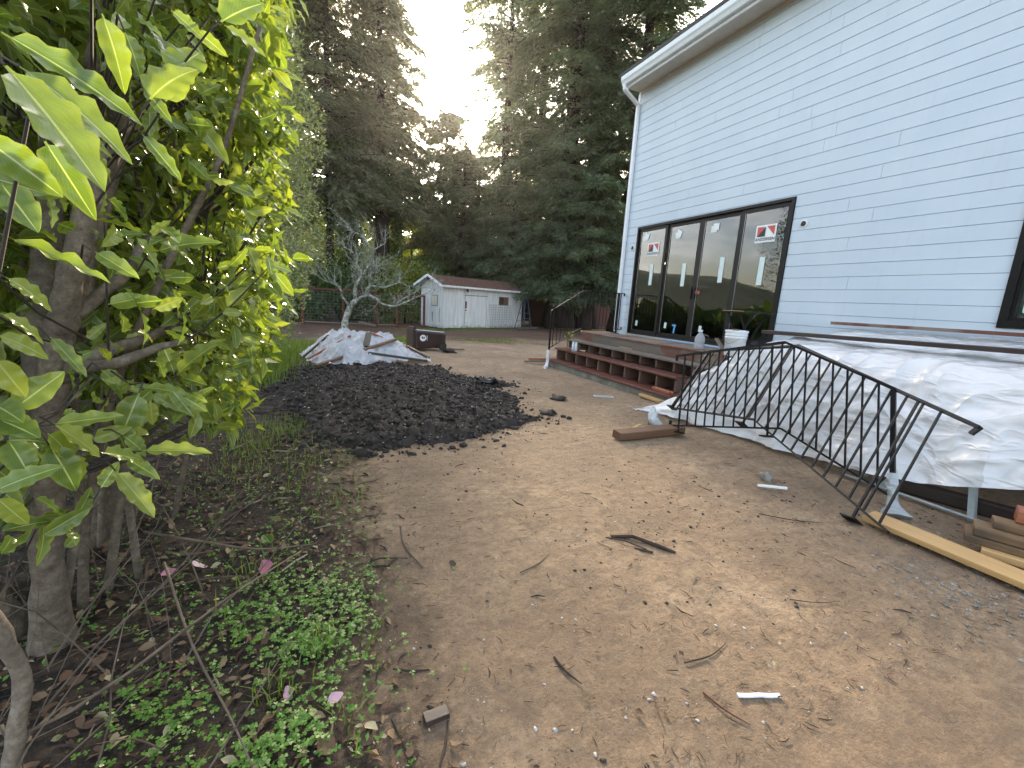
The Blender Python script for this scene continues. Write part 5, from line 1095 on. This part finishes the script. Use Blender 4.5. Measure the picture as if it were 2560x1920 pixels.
for pts, (ra, rb__) in STEMS:
    k = len(pts); pp, rr_ = smooth_path(pts, [ra + (rb__-ra)*(i/(k-1))**.8 for i in range(k)], 5); rr_ = [r*(1 + .55*math.exp(-max(0, p.z)/.12)) for p, r in zip(pp, rr_)]; r_s = random.Random(k)
    MB().tube([p + Vector((r_s.uniform(-.004, .004), r_s.uniform(-.004, .004), 0)) for p in pp], [r*(1 + r_s.uniform(-.08, .1)) for r in rr_], 12).build('stem', M['bark'], shrub, smooth=True)
rs_ = random.Random(23)
for k in range(11):
    x, y = rs_.uniform(-1.35, -.85), rs_.uniform(1.2, 3.2); pts = [(x, y, -.05)]; q = Vector((x, y, 0)); dd_ = Vector((rs_.uniform(-.1, .35), rs_.uniform(-.35, .25), 1)).normalized()
    for j in range(5): q = q + dd_*rs_.uniform(.4, .6); pts.append(tuple(q)); dd_ = (dd_ + Vector((rs_.uniform(-.25, .25), rs_.uniform(-.25, .25), .1))).normalized()
    pp, rr_ = smooth_path(pts, [.026, .022, .019, .016, .012, .008], 4); f_ = rs_.uniform(.6, 1.1); MB().tube(pp, [r*f_ for r in rr_], 9).build('stem', M['bark'], shrub, smooth=True)
stem_pts = np.array([p for pts, _ in STEMS for p in smooth_path(pts, [1]*len(pts), 4)[0] if p[2] > .7])
g = np.random.default_rng(101)
NC = 13000
cy = np.where(g.random(NC) < .16, g.uniform(.9, 2.2, NC), 2.0 + 4.0*g.random(NC)**1.1); cz = .8 + 5.0*g.random(NC)**1.1
def xsurf(y, z):
    return -.37 + .20*fbm(y*1.3, z*1.3, o=3, s=103) - .55*np.clip(1.15-z, 0, 1) - .16*np.maximum(0, y-3.0)**1.2 - .33*np.clip(1.5-y, 0, 1) + .03*np.clip(z-1.5, 0, 2) - .35*np.clip(z-4.2, 0, 3)
cx = xsurf(cy, cz) - 1.0*g.random(NC)**1.5
dk_ = np.arange(NC) < 2600; cx = np.where(dk_, g.uniform(-2.4, -1.0, NC), cx); cy = np.where(dk_, g.uniform(1.3, 4.2, NC), cy); cz = np.where(dk_, g.uniform(.5, 3.6, NC), cz)
CC = np.stack([cx, cy, cz], -1); dist = np.linalg.norm(CC - np.array([0, 0, 1.45]), axis=1)
hd_ = np.hypot(cx, cy); ok = (dist > 1.15) & (cz < 1.75 + .92*hd_) & (np.degrees(np.arctan2(cx, cy)) > -42) & ~((CC[:, 1] < 2.25) & (CC[:, 2] < 2.0) & (CC[:, 0] > -.95) & (g.random(NC) < .82)); CC = CC[ok]; NC = len(CC)
per = 6
base = np.repeat(CC, per, 0) + g.normal(size=(NC*per, 3))*.035
n = len(base); ph = np.tile(np.arange(per)*2.4, NC) + np.repeat(g.random(NC)*6.28, per)
axd = unit(np.stack([g.normal(.75, .35, NC), g.normal(0, .5, NC), g.normal(.15, .45, NC)], -1)); A1 = unit(np.cross(axd, np.array([0, 0, 1.]) + g.normal(size=(NC, 3))*.1)); A2 = np.cross(axd, A1)
ax_ = np.repeat(axd, per, 0); a1 = np.repeat(A1, per, 0); a2 = np.repeat(A2, per, 0)
rd_ = a1*np.cos(ph)[:, None] + a2*np.sin(ph)[:, None]
D_ = rd_*g.uniform(.6, 1.1, n)[:, None] + ax_*g.uniform(.25, .9, n)[:, None] + np.array([0, 0, -1])*g.uniform(.05, .75, n)[:, None]
N_ = ax_*.9 - rd_*.3 + np.array([0, 0, .6]) + g.normal(size=(n, 3))*.3
Ln = g.uniform(.055, .105, n)*np.where(base[:, 1] > 3.5, .9, 1.0); Wd = g.uniform(.34, .52, n)
TP = [leaf_template(16, 6, .045, ph_, dr_, .25, wv_*.8) for ph_, dr_, wv_ in ((0, .15, 4.5), (1.3, .3, 5), (2.2, .05, 4), (3.3, .22, 5.5), (4.4, .35, 4.5), (5.2, .1, 4.8))]
TPL = [leaf_template(nl_, 2, .05, ph_, dr_, .35, wv_, lob=0.) for nl_, ph_, dr_, wv_ in ((6, 0, .15, 2.4), (6, 2, .3, 2.6), (2, 4, .05, .5), (2, 1, .3, .5))]
# the nearest leaves are objects of their own, sharing six leaf meshes
lm = []
for k, (v, f, u) in enumerate(TP):
    me = bpy.data.meshes.new('leaf'); me.from_pydata([tuple(p) for p in v], [], [tuple(int(i) for i in q) for q in f]); ul = me.uv_layers.new(name='UVMap')
    li = np.array([l.vertex_index for l in me.loops]); ul.data.foreach_set('uv', u[li].astype(np.float32).ravel()); me.polygons.foreach_set('use_smooth', np.ones(len(f), bool)); me.materials.append(M['shrubleaf']); me.update(); lm.append(me)
ro = random.Random(5); SO = V3(ORG[shrub.name]); nleaf = 0
def leaf_obj(b, d, nrm, L, w):
    global nleaf
    d = V3(d).normalized(); y = V3(nrm).cross(d).normalized(); z_ = d.cross(y)
    o = bpy.data.objects.new('leaf', lm[ro.randrange(6)]); COL.objects.link(o); o.parent = shrub; nleaf += 1
    b = V3(b) - SO
    o.matrix_local = Matrix(((d.x*L, y.x*L*w, z_.x*L, b.x), (d.y*L, y.y*L*w, z_.y*L, b.y), (d.z*L, y.z*L*w, z_.z*L, b.z), (0, 0, 0, 1)))
twg = MB()
for hi_, (b, t_, w) in enumerate(HERO):
    if hi_ in (3, 4, 6, 16, 20, 27, 29, 30): continue
    b = np.array(b); t_ = np.array(t_); c = np.array([0, 0, 1.45]); b = c + (b-c)*1.42; t_ = c + (t_-c)*1.42
    d_ = t_ - b; L = max(.075, np.linalg.norm(d_))*1.04; view = unit(c - b)
    nrm = view*.75 + np.array([0, 0, .65]) + np.array([ro.uniform(-.35, .35) for _ in range(3)])
    leaf_obj(b, d_, nrm, L, min(.7, w*1.25))
    s_ = stem_pts[np.argmin(np.linalg.norm(stem_pts - b - np.array([-.2, .3, -.1]), axis=1))]
    mid = (b + s_)/2 + np.array([0, 0, -.03]); back = b - unit(d_)*.03
    twg.tube([tuple(back*.35 + s_*.65), tuple(back*.75+s_*.25 + np.array([0, 0, -.02])), tuple(back), tuple(b)], [.0032, .0028, .0022, .0018], 5, cap=False)
ang = np.degrees(np.arctan2(base[:, 0], base[:, 1])); ds = np.linalg.norm(base - np.array([0, 0, 1.45]), axis=1)
score = ds + np.where((ang > -27) & (ang < 2) & (base[:, 2] < 1.45 + .85*ds), 0, 99)
order = np.argsort(score); near = order[:300-nleaf]
for i in near: leaf_obj(base[i], D_[i], N_[i], float(Ln[i]), float(Wd[i]))
rest = np.ones(n, bool); rest[near] = False; rest = np.where(rest)[0]
parts = []
fl = base[rest][:, 1] > 2.3
for k in range(4):
    s_ = rest[fl == (k > 1)][k % 2::2]; parts.append(scatter(TPL[k], base[s_], D_[s_], N_[s_], Ln[s_]*1.05, Wd[s_]))
v, f, u = merge(parts); stuffpart(mesh_np('foliage', v, [f], M['shrubleaf'], shrub, smooth=True, uv=u))
for i in range(NC):
    if i % 5: continue
    c = CC[i]; s_ = stem_pts[np.argmin(((stem_pts - c - np.array([-.25, 0, -.3]))**2).sum(1))]
    if np.linalg.norm(s_-c) > 1.6: s_ = c + unit(np.array([-.6, 0, -.5]))*.6
    mid = (c+s_)/2 + np.array([0, 0, -.04*np.linalg.norm(c-s_)])
    k_ = .5 if c[1] < 2.3 else 1.; twg.tube([tuple(s_), tuple(mid), tuple(c)], [.009*k_, .006*k_, .003*k_], 5, cap=False)
stuffpart(twg.build('twigs', M['twig'], shrub))
# bare pale twigs low down under the shrub
bt_ = MB(); rq = random.Random(17)
for k in range(130):
    x = rq.uniform(-1.5, -.45); y = rq.uniform(.9, 3.6); p = Vector((x, y, .02)); d_ = Vector((rq.uniform(-.5, .9), rq.uniform(-.9, .6), rq.uniform(.15, 1.2))).normalized(); L = rq.uniform(.35, .9); r0 = rq.uniform(.0012, .0042)
    pts = [p]
    for j in range(4): d_ = (d_ + Vector((rq.uniform(-.3, .3), rq.uniform(-.3, .3), rq.uniform(-.35, .25)))).normalized(); pts.append(pts[-1] + d_*(L/4))
    bt_.tube(pts, [r0, r0*.85, r0*.7, r0*.5, r0*.3], 5, cap=False)
stuffpart(bt_.build('dead_twigs', M['deadtwig'], shrub))
for k, (pts, rad) in enumerate([([(-.78, 2.35, .30), (-.55, 2.25, .27), (-.30, 2.15, .24), (-.05, 2.1, .25)], .006), ([(-.55, 1.8, .44), (-.42, 1.55, .26), (-.30, 1.38, .13), (-.22, 1.25, .04)], .0045), ([(-.22, 1.25, .04), (-.12, 1.12, .015), (-.05, 1.05, .012)], .004),
    ([(-.9, 1.2, .35), (-.6, 1.25, .38), (-.3, 1.5, .45), (-.1, 1.8, .4)], .005)]):
    MB().tube(smooth_path(pts, [1]*len(pts), 3)[0], [rad*(1-.05*i) for i in range((len(pts)-1)*3+1)], 7).build('low_branch', M['bark'] if rad > .01 else M['deadtwig'], shrub, smooth=True)

# ------------------------------------------------------------------ grass, weeds, litter
def blades(name, label, pts, hmin, hmax, w, mat, seed, bend=.5):
    g = np.random.default_rng(seed); n = len(pts); z = gz(pts[:, 0], pts[:, 1]); a = g.random(n)*6.28; h = g.uniform(hmin, hmax, n)*g.uniform(.6, 1, n)
    d = np.stack([np.cos(a), np.sin(a), np.zeros(n)], -1); s = np.stack([-np.sin(a), np.cos(a), np.zeros(n)], -1); b = g.uniform(.1, bend, n)
    P0 = np.stack([pts[:, 0], pts[:, 1], z - .005], -1); V = []
    for t_, ww in ((0, 1), (.5, .75), (1, .05)):
        c = P0 + d*(b*h*t_**2)[:, None] + np.array([0, 0, 1])*(h*t_*(1 - .3*b*t_))[:, None]
        V.append(c - s*(w*ww/2)); V.append(c + s*(w*ww/2))
    V = np.stack(V, 1); i = (np.arange(n)*6)[:, None]
    F = np.concatenate([i + np.array([[0, 1, 3, 2]]), i + np.array([[2, 3, 5, 4]])])
    return stuff(mesh_np(name, V.reshape(-1, 3), [F], M[mat]), label, 'grass')
def blob_pts(specs, seed):
    g = np.random.default_rng(seed); out = []
    for x, y, rx, ry, n in specs: out.append(np.stack([x + rx*g.normal(size=n)*.5, y + ry*g.normal(size=n)*.5], -1))
    return np.concatenate(out)
blades('grass_patch', 'bright sunlit grass growing along the foot of the hedge', blob_pts([(-1.15, 9.6, .7, 2.2, 4200), (-1.0, 8.0, .4, 1.2, 1300), (-.8, 11.6, .6, 1.4, 1500)], 3), .10, .28, .012, 'grass', 111)
blades('grass_patch', 'thin green grass between the covered mound and the tipped bin', blob_pts([(1.7, 14.0, 1.4, 1.6, 4200), (.2, 13.2, .9, 1, 900), (5.5, 14.6, 1.4, .6, 700), (4.4, 18.9, 1.6, .35, 1200), (6.8, 20.0, 1.6, .35, 800)], 4), .05, .14, .014, 'grass', 112)
blades('grass_patch', 'scattered grass tufts on the dark soil under the shrub', blob_pts([(-.6, 4.3, .35, .9, 420), (-.35, 4.9, .3, .5, 240), (-.2, 3.7, .35, .4, 120), (.1, 3.0, .4, .5, 60), (-.18, 1.55, .12, .08, 40), (-.05, 1.72, .08, .06, 30), (-.42, 1.18, .1, .08, 40), (.05, 1.35, .1, .1, 14), (-.3, 2.3, .2, .3, 50)], 5), .05, .17, .006, 'grass', 113, .9)
# broad bulb leaf
for k, (x, y, dx, dy, h) in enumerate(((.13, 1.62, .10, .02, .17), (.125, 1.61, .07, .04, .09))):
    t_ = np.linspace(0, 1, 9); wv = .011*np.sin(np.pi*np.clip(t_*.9+.1, 0, 1))**.6; V = []
    for i in range(9):
        c = np.array([x + dx*t_[i]**1.6, y + dy*t_[i]**1.6, h*t_[i] - .01]); V += [c + np.array([-.2, -1, 0])*wv[i]*.6, c + np.array([.2, 1, .25])*wv[i]*.6]
    F = np.array([[2*i, 2*i+1, 2*i+3, 2*i+2] for i in range(8)])
    tag(mesh_np('blade_leaf', np.array(V), [F], M['grass'], smooth=True), ['single long blade leaf standing up at the edge of the weeds', 'shorter blade leaf beside the long one at the edge of the weeds'][k], 'plant', 'blade leaves at the edge of the weeds')
# oxalis: trifoliate leaves
def oxalis(specs, seed):
    g = np.random.default_rng(seed); pts = blob_pts(specs, seed); n = len(pts); z = gz(pts[:, 0], pts[:, 1]) + g.uniform(.012, .055, n); a0 = g.random(n)*6.28; sz = g.uniform(.006, .0155, n)
    LV = np.array([[0, 0, 0], [.55, -.5, .06], [1.0, -.38, .0], [.86, 0, -.05], [1.0, .38, .0], [.55, .5, .06]]); parts = []
    nr = unit(np.stack([g.normal(0, .25, n), g.normal(0, .25, n), np.ones(n)], -1)); P_ = np.stack([pts[:, 0], pts[:, 1], z], -1)
    for k in range(3):
        a = a0 + k*2.094; d = np.stack([np.cos(a), np.sin(a), np.full(n, -.05)], -1)
        parts.append(scatter((LV, np.array([[0, 1, 2, 3, 4, 5]]), LV[:, :2]), P_, d, nr, sz, np.ones(n)*1.05))
    v, f, u = merge(parts); return v, f
v, f = oxalis([(-.2, 2.05, 0.312, 0.312, 322), (-.3, 1.9, 0.195, 0.195, 99), (.05, 2.0, 0.182, 0.286, 204), (-.1, 1.72, 0.156, 0.104, 148), (.0, 1.74, 0.156, 0.078, 74), (-.12, 1.32, 0.169, 0.104, 105), (-.08, 1.4, 0.130, 0.078, 43), (-.3, 1.45, 0.325, 0.390, 80), (-.5, 1.5, 0.182, 0.182, 124), (-.62, 1.62, 0.156, 0.130, 55), (-.45, 1.2, 0.260, 0.156, 55), (-.36, 1.06, 0.130, 0.065, 31), (-.02, 1.52, 0.065, 0.065, 18), (.12, 1.85, 0.078, 0.130, 37), (-.1, 2.6, 0.650, 0.650, 80), (.1, 1.45, 0.325, 0.390, 37), (-.6, 1.05, 0.260, 0.130, 37), (-.25, 1.3, 0.078, 0.065, 24)], 121)
stuff(mesh_np('clover', v, [f], M['clover']), 'low green clover spreading over the dark soil at the lower left', 'clover')
gs_ = np.random.default_rng(141); n = 1500; sx2 = gs_.uniform(-1.1, .45, n); sy2 = .9 + 3.6*gs_.random(n)**1.2; kk = (fbm(sx2*2.3, sy2*2.3, o=3, s=143) > -.15) & (sx2 < .42 - .25*gs_.random(n)**.5); sx2, sy2 = sx2[kk], sy2[kk]; n = len(sx2); parts = []
for k in range(4):
    a = gs_.random(n)*6.28; d_ = np.stack([np.cos(a), np.sin(a), gs_.uniform(.1, .9, n)], -1)
    parts.append(scatter(QUAD, np.stack([sx2, sy2, gz(sx2, sy2) + gs_.uniform(.004, .03, n)], -1), d_, np.tile(np.array([[0, 0, 1.]]), (n, 1)) + gs_.normal(0, .3, (n, 3)), gs_.uniform(.008, .026, n), np.full(n, .5)))
v, f, u = merge(parts); stuff(mesh_np('seedlings', v, [f], M['clover']), 'tiny green seedlings sprouting among the leaf litter', 'seedlings')
# litter: dry leaves, chips, twigs and pebbles lying on the ground
def flat(name, label, cat, pts, smin, smax, wr, mat, seed, tilt=.35, lift=.006):
    g = np.random.default_rng(seed); n = len(pts); a = g.random(n)*6.28; d = np.stack([np.cos(a), np.sin(a), g.normal(0, tilt*.4, n)], -1); nr = np.stack([g.normal(0, tilt, n), g.normal(0, tilt, n), np.ones(n)], -1)
    z = gz(pts[:, 0], pts[:, 1]) + lift + np.abs(g.normal(0, .004, n)); LV = leaf_template(3, 2, .08, 1., .1, .5, 1.5)
    v, f, u = scatter(LV, np.stack([pts[:, 0], pts[:, 1], z], -1), d, nr, smin + (smax-smin)*g.random(n)**2, np.full(n, wr)*g.uniform(.6, 1.3, n))
    return stuff(mesh_np(name, v, [f], M[mat]), label, cat)
g = np.random.default_rng(131)
lp_ = np.stack([g.uniform(-1.6, .35, 4600), .85 + 4.0*g.random(4600)**1.25], -1); lp_[:, 0] -= .15*g.random(4600)
flat('leaf_litter', 'brown dead leaves strewn over the dark soil under the shrub', 'leaf litter', lp_, .012, .065, .5, 'litter', 132, .6)
lp_ = np.stack([g.uniform(.1, 4.6, 900), .8 + 9*g.random(900)**1.4], -1)
flat('leaf_litter', 'small dry leaves and flakes scattered over the bare dirt', 'leaf litter', lp_, .008, .03, .5, 'litter', 133, .25)
lp_ = np.concatenate([np.stack([g.uniform(-.5, 5.4, 9500), .75 + 10*g.random(9500)**1.8], -1)])
def sticks(name, label, pts, lmin, lmax, r, mat, seed):
    g = np.random.default_rng(seed); n = len(pts); a = g.random(n)*3.14; L = lmin + (lmax-lmin)*g.random(n)**3; d = np.stack([np.cos(a), np.sin(a), g.normal(0, .06, n)], -1); s = np.stack([-np.sin(a), np.cos(a), np.zeros(n)], -1)*g.uniform(-.15, .15, n)[:, None]
    rr = r*g.uniform(.5, 1.4, n)*np.clip(L/.04, .6, 2.2); z = gz(pts[:, 0], pts[:, 1]) + .0045; P0 = np.stack([pts[:, 0], pts[:, 1], z], -1); V = []
    for t_, k in ((-.5, .6), (0., 1.), (.5, .5)):
        c = P0 + d*(L*t_)[:, None] + s*(L*(1-4*t_*t_))[:, None]
        w = np.stack([-np.sin(a), np.cos(a), np.zeros(n)], -1)
        V += [c + w*(rr*k)[:, None], c + np.array([0, 0, 1.6])*(rr*k)[:, None], c - w*(rr*k)[:, None]]
    V = np.stack(V, 1); i = (np.arange(n)*9)[:, None]
    F = np.concatenate([i + np.array([[0, 1, 4, 3]]), i + np.array([[1, 2, 5, 4]]), i + np.array([[3, 4, 7, 6]]), i + np.array([[4, 5, 8, 7]])])
    return stuff(mesh_np(name, V.reshape(-1, 3), [F], M[mat]), label, 'twigs')
sticks('bark_chips', 'fine dark bark chips and needles scattered across the dirt', lp_, .004, .05, .0016, 'chip', 134)
sticks('small_twigs', 'dark twigs strewn over the soil beneath the shrub', np.stack([g.uniform(-1.4, .35, 520), .9 + 3.6*g.random(520)], -1), .04, .30, .0026, 'chip', 135)
sticks('small_twigs', 'twigs lying here and there on the open dirt', np.stack([g.uniform(.3, 4.4, 190), .9 + 6*g.random(190)**1.2], -1), .03, .13, .0017, 'chip', 136)
pb = np.stack([g.uniform(-.6, 5.0, 1500), .75 + 9*g.random(1500)**1.5], -1)
o = rocks('pebbles', np.stack([pb[:, 0], pb[:, 1], gz(pb[:, 0], pb[:, 1]) + .002], -1), .002 + .006*g.random(1500)**3, 'grit', None, 137, flat=.5); stuff(o, 'tiny pale pebbles and grit on the dirt', 'pebbles')
pb = np.stack([g.normal(3.25, .25, 500), g.normal(.95, .22, 500)], -1)
o = rocks('pebbles', np.stack([pb[:, 0], pb[:, 1], gz(pb[:, 0], pb[:, 1]) + .003], -1), .003 + .010*g.random(500)**3, 'stone', None, 138, flat=.5); stuff(o, 'grey gravel patch beside the yellow plank', 'gravel')
pb = np.stack([g.uniform(-.9, 4.9, 2600), .75 + 7.5*g.random(2600)**1.5], -1); k = (fbm(pb[:, 0]*1.4, pb[:, 1]*1.4, o=2, s=140) > .05) | (pb[:, 0] < .1); pb = pb[k]
o = rocks('dirt_crumbs', np.stack([pb[:, 0], pb[:, 1], gz(pb[:, 0], pb[:, 1]) + .001], -1), .003 + .010*g.random(len(pb))**3, 'clod', None, 139, flat=.6); stuff(o, 'dark crumbs of soil kicked across the dirt', 'soil crumbs')

# single things lying on the ground
tag(MB().box(-.032, .032, -.016, .016, 0, .016).xform(Matrix.Translation((.335, 1.245, .004)) @ Matrix.Rotation(R(4), 4, 'Z') @ Matrix.Scale(1.35, 4)).build('wood_block', M['darkwood'], bevel=.002), 'small dark wood block on the dirt at the bottom of the picture', 'block')
def one_rock(name, lab, x, y, s_, mat, seed, flat=.6, cat='stone'): return tag(rocks(name, np.array([[x, y, s_*flat*.5]]), np.array([s_]), mat, None, seed, sub=2, flat=flat), lab, cat)
one_rock('stone', 'rough grey stone on the dirt in front of the railing', 3.66, 2.47, .075, 'stone', 151)
one_rock('bark_clump', 'small dark heap of compost on the dirt beside the pile', 3.32, 5.72, .11, 'clod', 152, .35, 'soil clump'); one_rock('bark_clump', 'dark soil lump at the front tip of the compost pile', .30, 3.93, .09, 'clod', 153, .5, 'soil clump'); one_rock('bark_clump', 'dark soil lump right of the compost pile', 2.72, 4.95, .10, 'clod', 154, .4, 'soil clump')
one_rock('bark_clump', 'dark mulch heap beside the tipped bin wheel', 3.1, 11.3, .22, 'clod', 155, .3, 'soil clump')
tag(timber('stick', (3.40, 2.36, .022), (3.60, 2.24, .022), .022, .018, M['bucket']), 'short white stick on the dirt beside the grey stone', 'stick')
tag(timber('stick', (3.78, 1.36, .015), (3.86, 1.19, .015), .02, .01, M['bucket']), 'white shim lying behind the yellow plank', 'stick')
tag(timber('stick', (1.44, .935, .008), (1.60, .875, .008), .016, .008, M['bucket']), 'white stick near the lower right corner of the dirt', 'stick')
lb = thing('label_strip', 'pale blue paper label lying on the dirt before the steps', 'label', (4.19, 5.77, .01))
MB().box(4.02, 4.34, 5.70, 5.82, .008, .012).xform(Matrix.Translation((4.18, 5.76, 0)) @ Matrix.Rotation(R(-24), 4, 'Z') @ Matrix.Translation((-4.18, -5.76, 0))).build('paper', M['can'], lb)
for k in range(9): MB().box(4.05+k*.03, 4.074+k*.03, 5.745, 5.775, .0125, .0135).xform(Matrix.Translation((4.18, 5.76, 0)) @ Matrix.Rotation(R(-24), 4, 'Z') @ Matrix.Translation((-4.18, -5.76, 0))).build('printed_mark', M['ink'], lb)
# bark slabs, dark hollow of rotten bark
bk = thing('bark_slab', 'dark curled slab of rotten bark in the middle of the dirt', 'bark', (1.72, 1.95, 0))
for pts, rad in (([(1.62, 2.06, .012), (1.70, 1.98, .022), (1.78, 1.86, .016)], .004), ([(1.66, 2.06, .01), (1.78, 2.0, .025), (1.88, 1.86, .018), (1.93, 1.78, .01)], .012), ([(1.72, 1.9, .008), (1.76, 1.86, .012), (1.8, 1.83, .008)], .010)):
    MB().tube(pts, rad, 6).build('strip', M['redbark'], bk)
for x, y, dx, dy, r_, m_, lab in [(.42, 2.55, .05, -.45, .006, 'deadtwig', 'long forked twig at the edge of the dark soil'), (1.35, 1.12, .28, .03, .003, 'redbark', 'red-brown redwood twig on the bare dirt at lower right'), (1.32, .99, .06, -.16, .0035, 'rust', 'rust red redwood sprig on the dirt near the bottom edge'), (2.95, 2.0, .35, -.25, .0035, 'redbark', 'dark curved twig in front of the railing'), (2.2, 1.25, .25, -.1, .0025, 'twig', 'thin dark twig on the dirt right of the bark slab'), (.95, 1.9, .25, .12, .0025, 'twig', 'thin bent twig in the middle of the dirt'), (.85, 1.33, .04, -.15, .005, 'redbark', 'flat brown stick near the bottom middle of the dirt')]:
    zz0 = float(gz(x, y)); zz1 = float(gz(x+dx, y+dy)); mid = (x + dx*.5 + dy*.08, y + dy*.5 - dx*.08, (zz0+zz1)/2 + .009)
    tag(MB().tube(smooth_path([(x, y, zz0+.006), mid, (x+dx, y+dy, zz1+.006)], [1, 1, 1], 3)[0], [r_, r_*1.05, r_, r_*.9, r_*.8, r_*.6, r_*.35], 6).build('fallen_twig', M[m_]), lab, 'twig', 'twigs fallen on the dirt')
# camellia petals and fallen leaves
pt_t = leaf_template(5, 4, .05, .4, -.25, .5, 1.0, .65)
for k, (x, y, s_, lab) in enumerate([(-.33, 2.35, .05, 'deep pink camellia petals on the soil at the foot of the weeds'), (-.72, 2.42, .035, 'pink petal among the twigs under the shrub, farther left'), (-.60, 2.48, .04, 'pale pink petal among the twigs under the shrub'), (-.16, 1.52, .028, 'small pale pink petal among the clover'), (.02, 1.42, .03, 'pink petal at the right edge of the clover'), (-.42, 1.13, .04, 'lilac pink petal on the soil at lower left'), (-.22, 1.06, .032, 'white and pink petal near the bottom left'), (-.40, 1.0, .045, 'rosy crumpled petal in the bottom left corner'), (-.52, .99, .045, 'magenta petal at the bottom left edge'), (-.47, .97, .035, 'white petal with a magenta edge at the bottom left'), (-.55, 1.1, .045, 'pink petal beside the lowest shrub stem'), (-.62, 1.03, .05, 'crimson petal in the extreme bottom left corner')]):
    v, f, u = scatter(pt_t, np.array([[x, y, float(gz(x, y)) + .012]]), np.array([[math.cos(k*2.1), math.sin(k*2.1), .15]]), np.array([[.2, -.2, 1]]), np.array([s_*1.35]), np.array([1.5]))
    tag(mesh_np('petal', v, [f], M['petal'], smooth=True), lab, 'petal', 'fallen camellia petals')
for k, (x, y, s_, m_, lab) in enumerate([(.14, 1.37, .06, 'litter', 'curled tan dead leaf at the edge of the clover'), (.0, 1.24, .07, 'litter', 'long brown leaf lying left of the wood block'), (.12, 1.255, .05, 'chip', 'dark curled leaf just left of the wood block'), (.36, 1.15, .045, 'litter', 'pale dry leaf below the wood block'), (.22, 1.14, .035, 'litter', 'brown fern-like sprig below the wood block'), (-.28, 1.02, .09, 'litter', 'large brown leaf in the lower left corner'), (-.45, 1.28, .10, 'clover', 'broad green leaf lying under the shrub stems'), (.86, 1.13, .03, 'litter', 'orange dry leaf on the bare dirt near the bottom'), (.62, 2.05, .05, 'chip', 'dark leaf scrap on the bare dirt in the middle'), (-.28, 1.24, .05, 'grass', 'pale yellow fallen leaf among the grass blades'), (1.02, 1.02, .03, 'litter', 'tan leaf scrap near the bottom middle'), (.26, 2.1, .05, 'litter', 'pale fallen leaf at the border of the soil and dirt'), (-.3, 2.6, .09, 'shrubleaf', 'pale yellow shrub leaf fallen on the twigs')]):
    v, f, u = scatter(leaf_template(8, 4, .09, k, -.1, .5, 2.5), np.array([[x, y, float(gz(x, y)) + .010]]), np.array([[math.cos(k*1.7+.5), math.sin(k*1.7+.5), .1]]), np.array([[.25*math.sin(k), -.25, 1]]), np.array([s_]), np.array([.8]))
    tag(mesh_np('fallen_leaf', v, [f], M[m_], smooth=True, uv=u), lab, 'leaf', 'fallen leaves')
# leafy plant by the far end of the deck
pl = thing('leafy_plant', 'pale yellow-green leafy plant beside the far end of the deck', 'plant', (5.55, 9.35, 0))
MB().tube([(5.55, 9.35, 0), (5.56, 9.35, .5), (5.6, 9.33, .72)], .012, 6).build('stem', M['bark'], pl)
for k in range(14):
    a = k*2.4; v, f, u = scatter(TP[k % 6], np.array([[5.58, 9.34, .5 + .02*k]]), np.array([[math.cos(a), math.sin(a), .5]]), np.array([[0, 0, 1.]]), np.array([.17]), np.array([.8])); mesh_np('leaf', v, [f], M['shrubleaf'], pl, smooth=True, uv=u)

# ------------------------------------------------------------------ thin haze volume added to spread a glow round the sun
hz_ = NT('haze_air'); hz_.t.nodes.remove(hz_.b); pv = hz_.n('ShaderNodeVolumePrincipled'); pv.inputs['Density'].default_value = .00026; pv.inputs['Anisotropy'].default_value = .82; pv.inputs['Color'].default_value = (.95, .95, .93, 1); hz_.l(pv.outputs[0], hz_.out.inputs['Volume'])
stuff(MB().box(-80, 80, -20, 75, -1.6, 46).build('haze', hz_.m), 'faint haze added for a sun glow among the trees', 'haze')
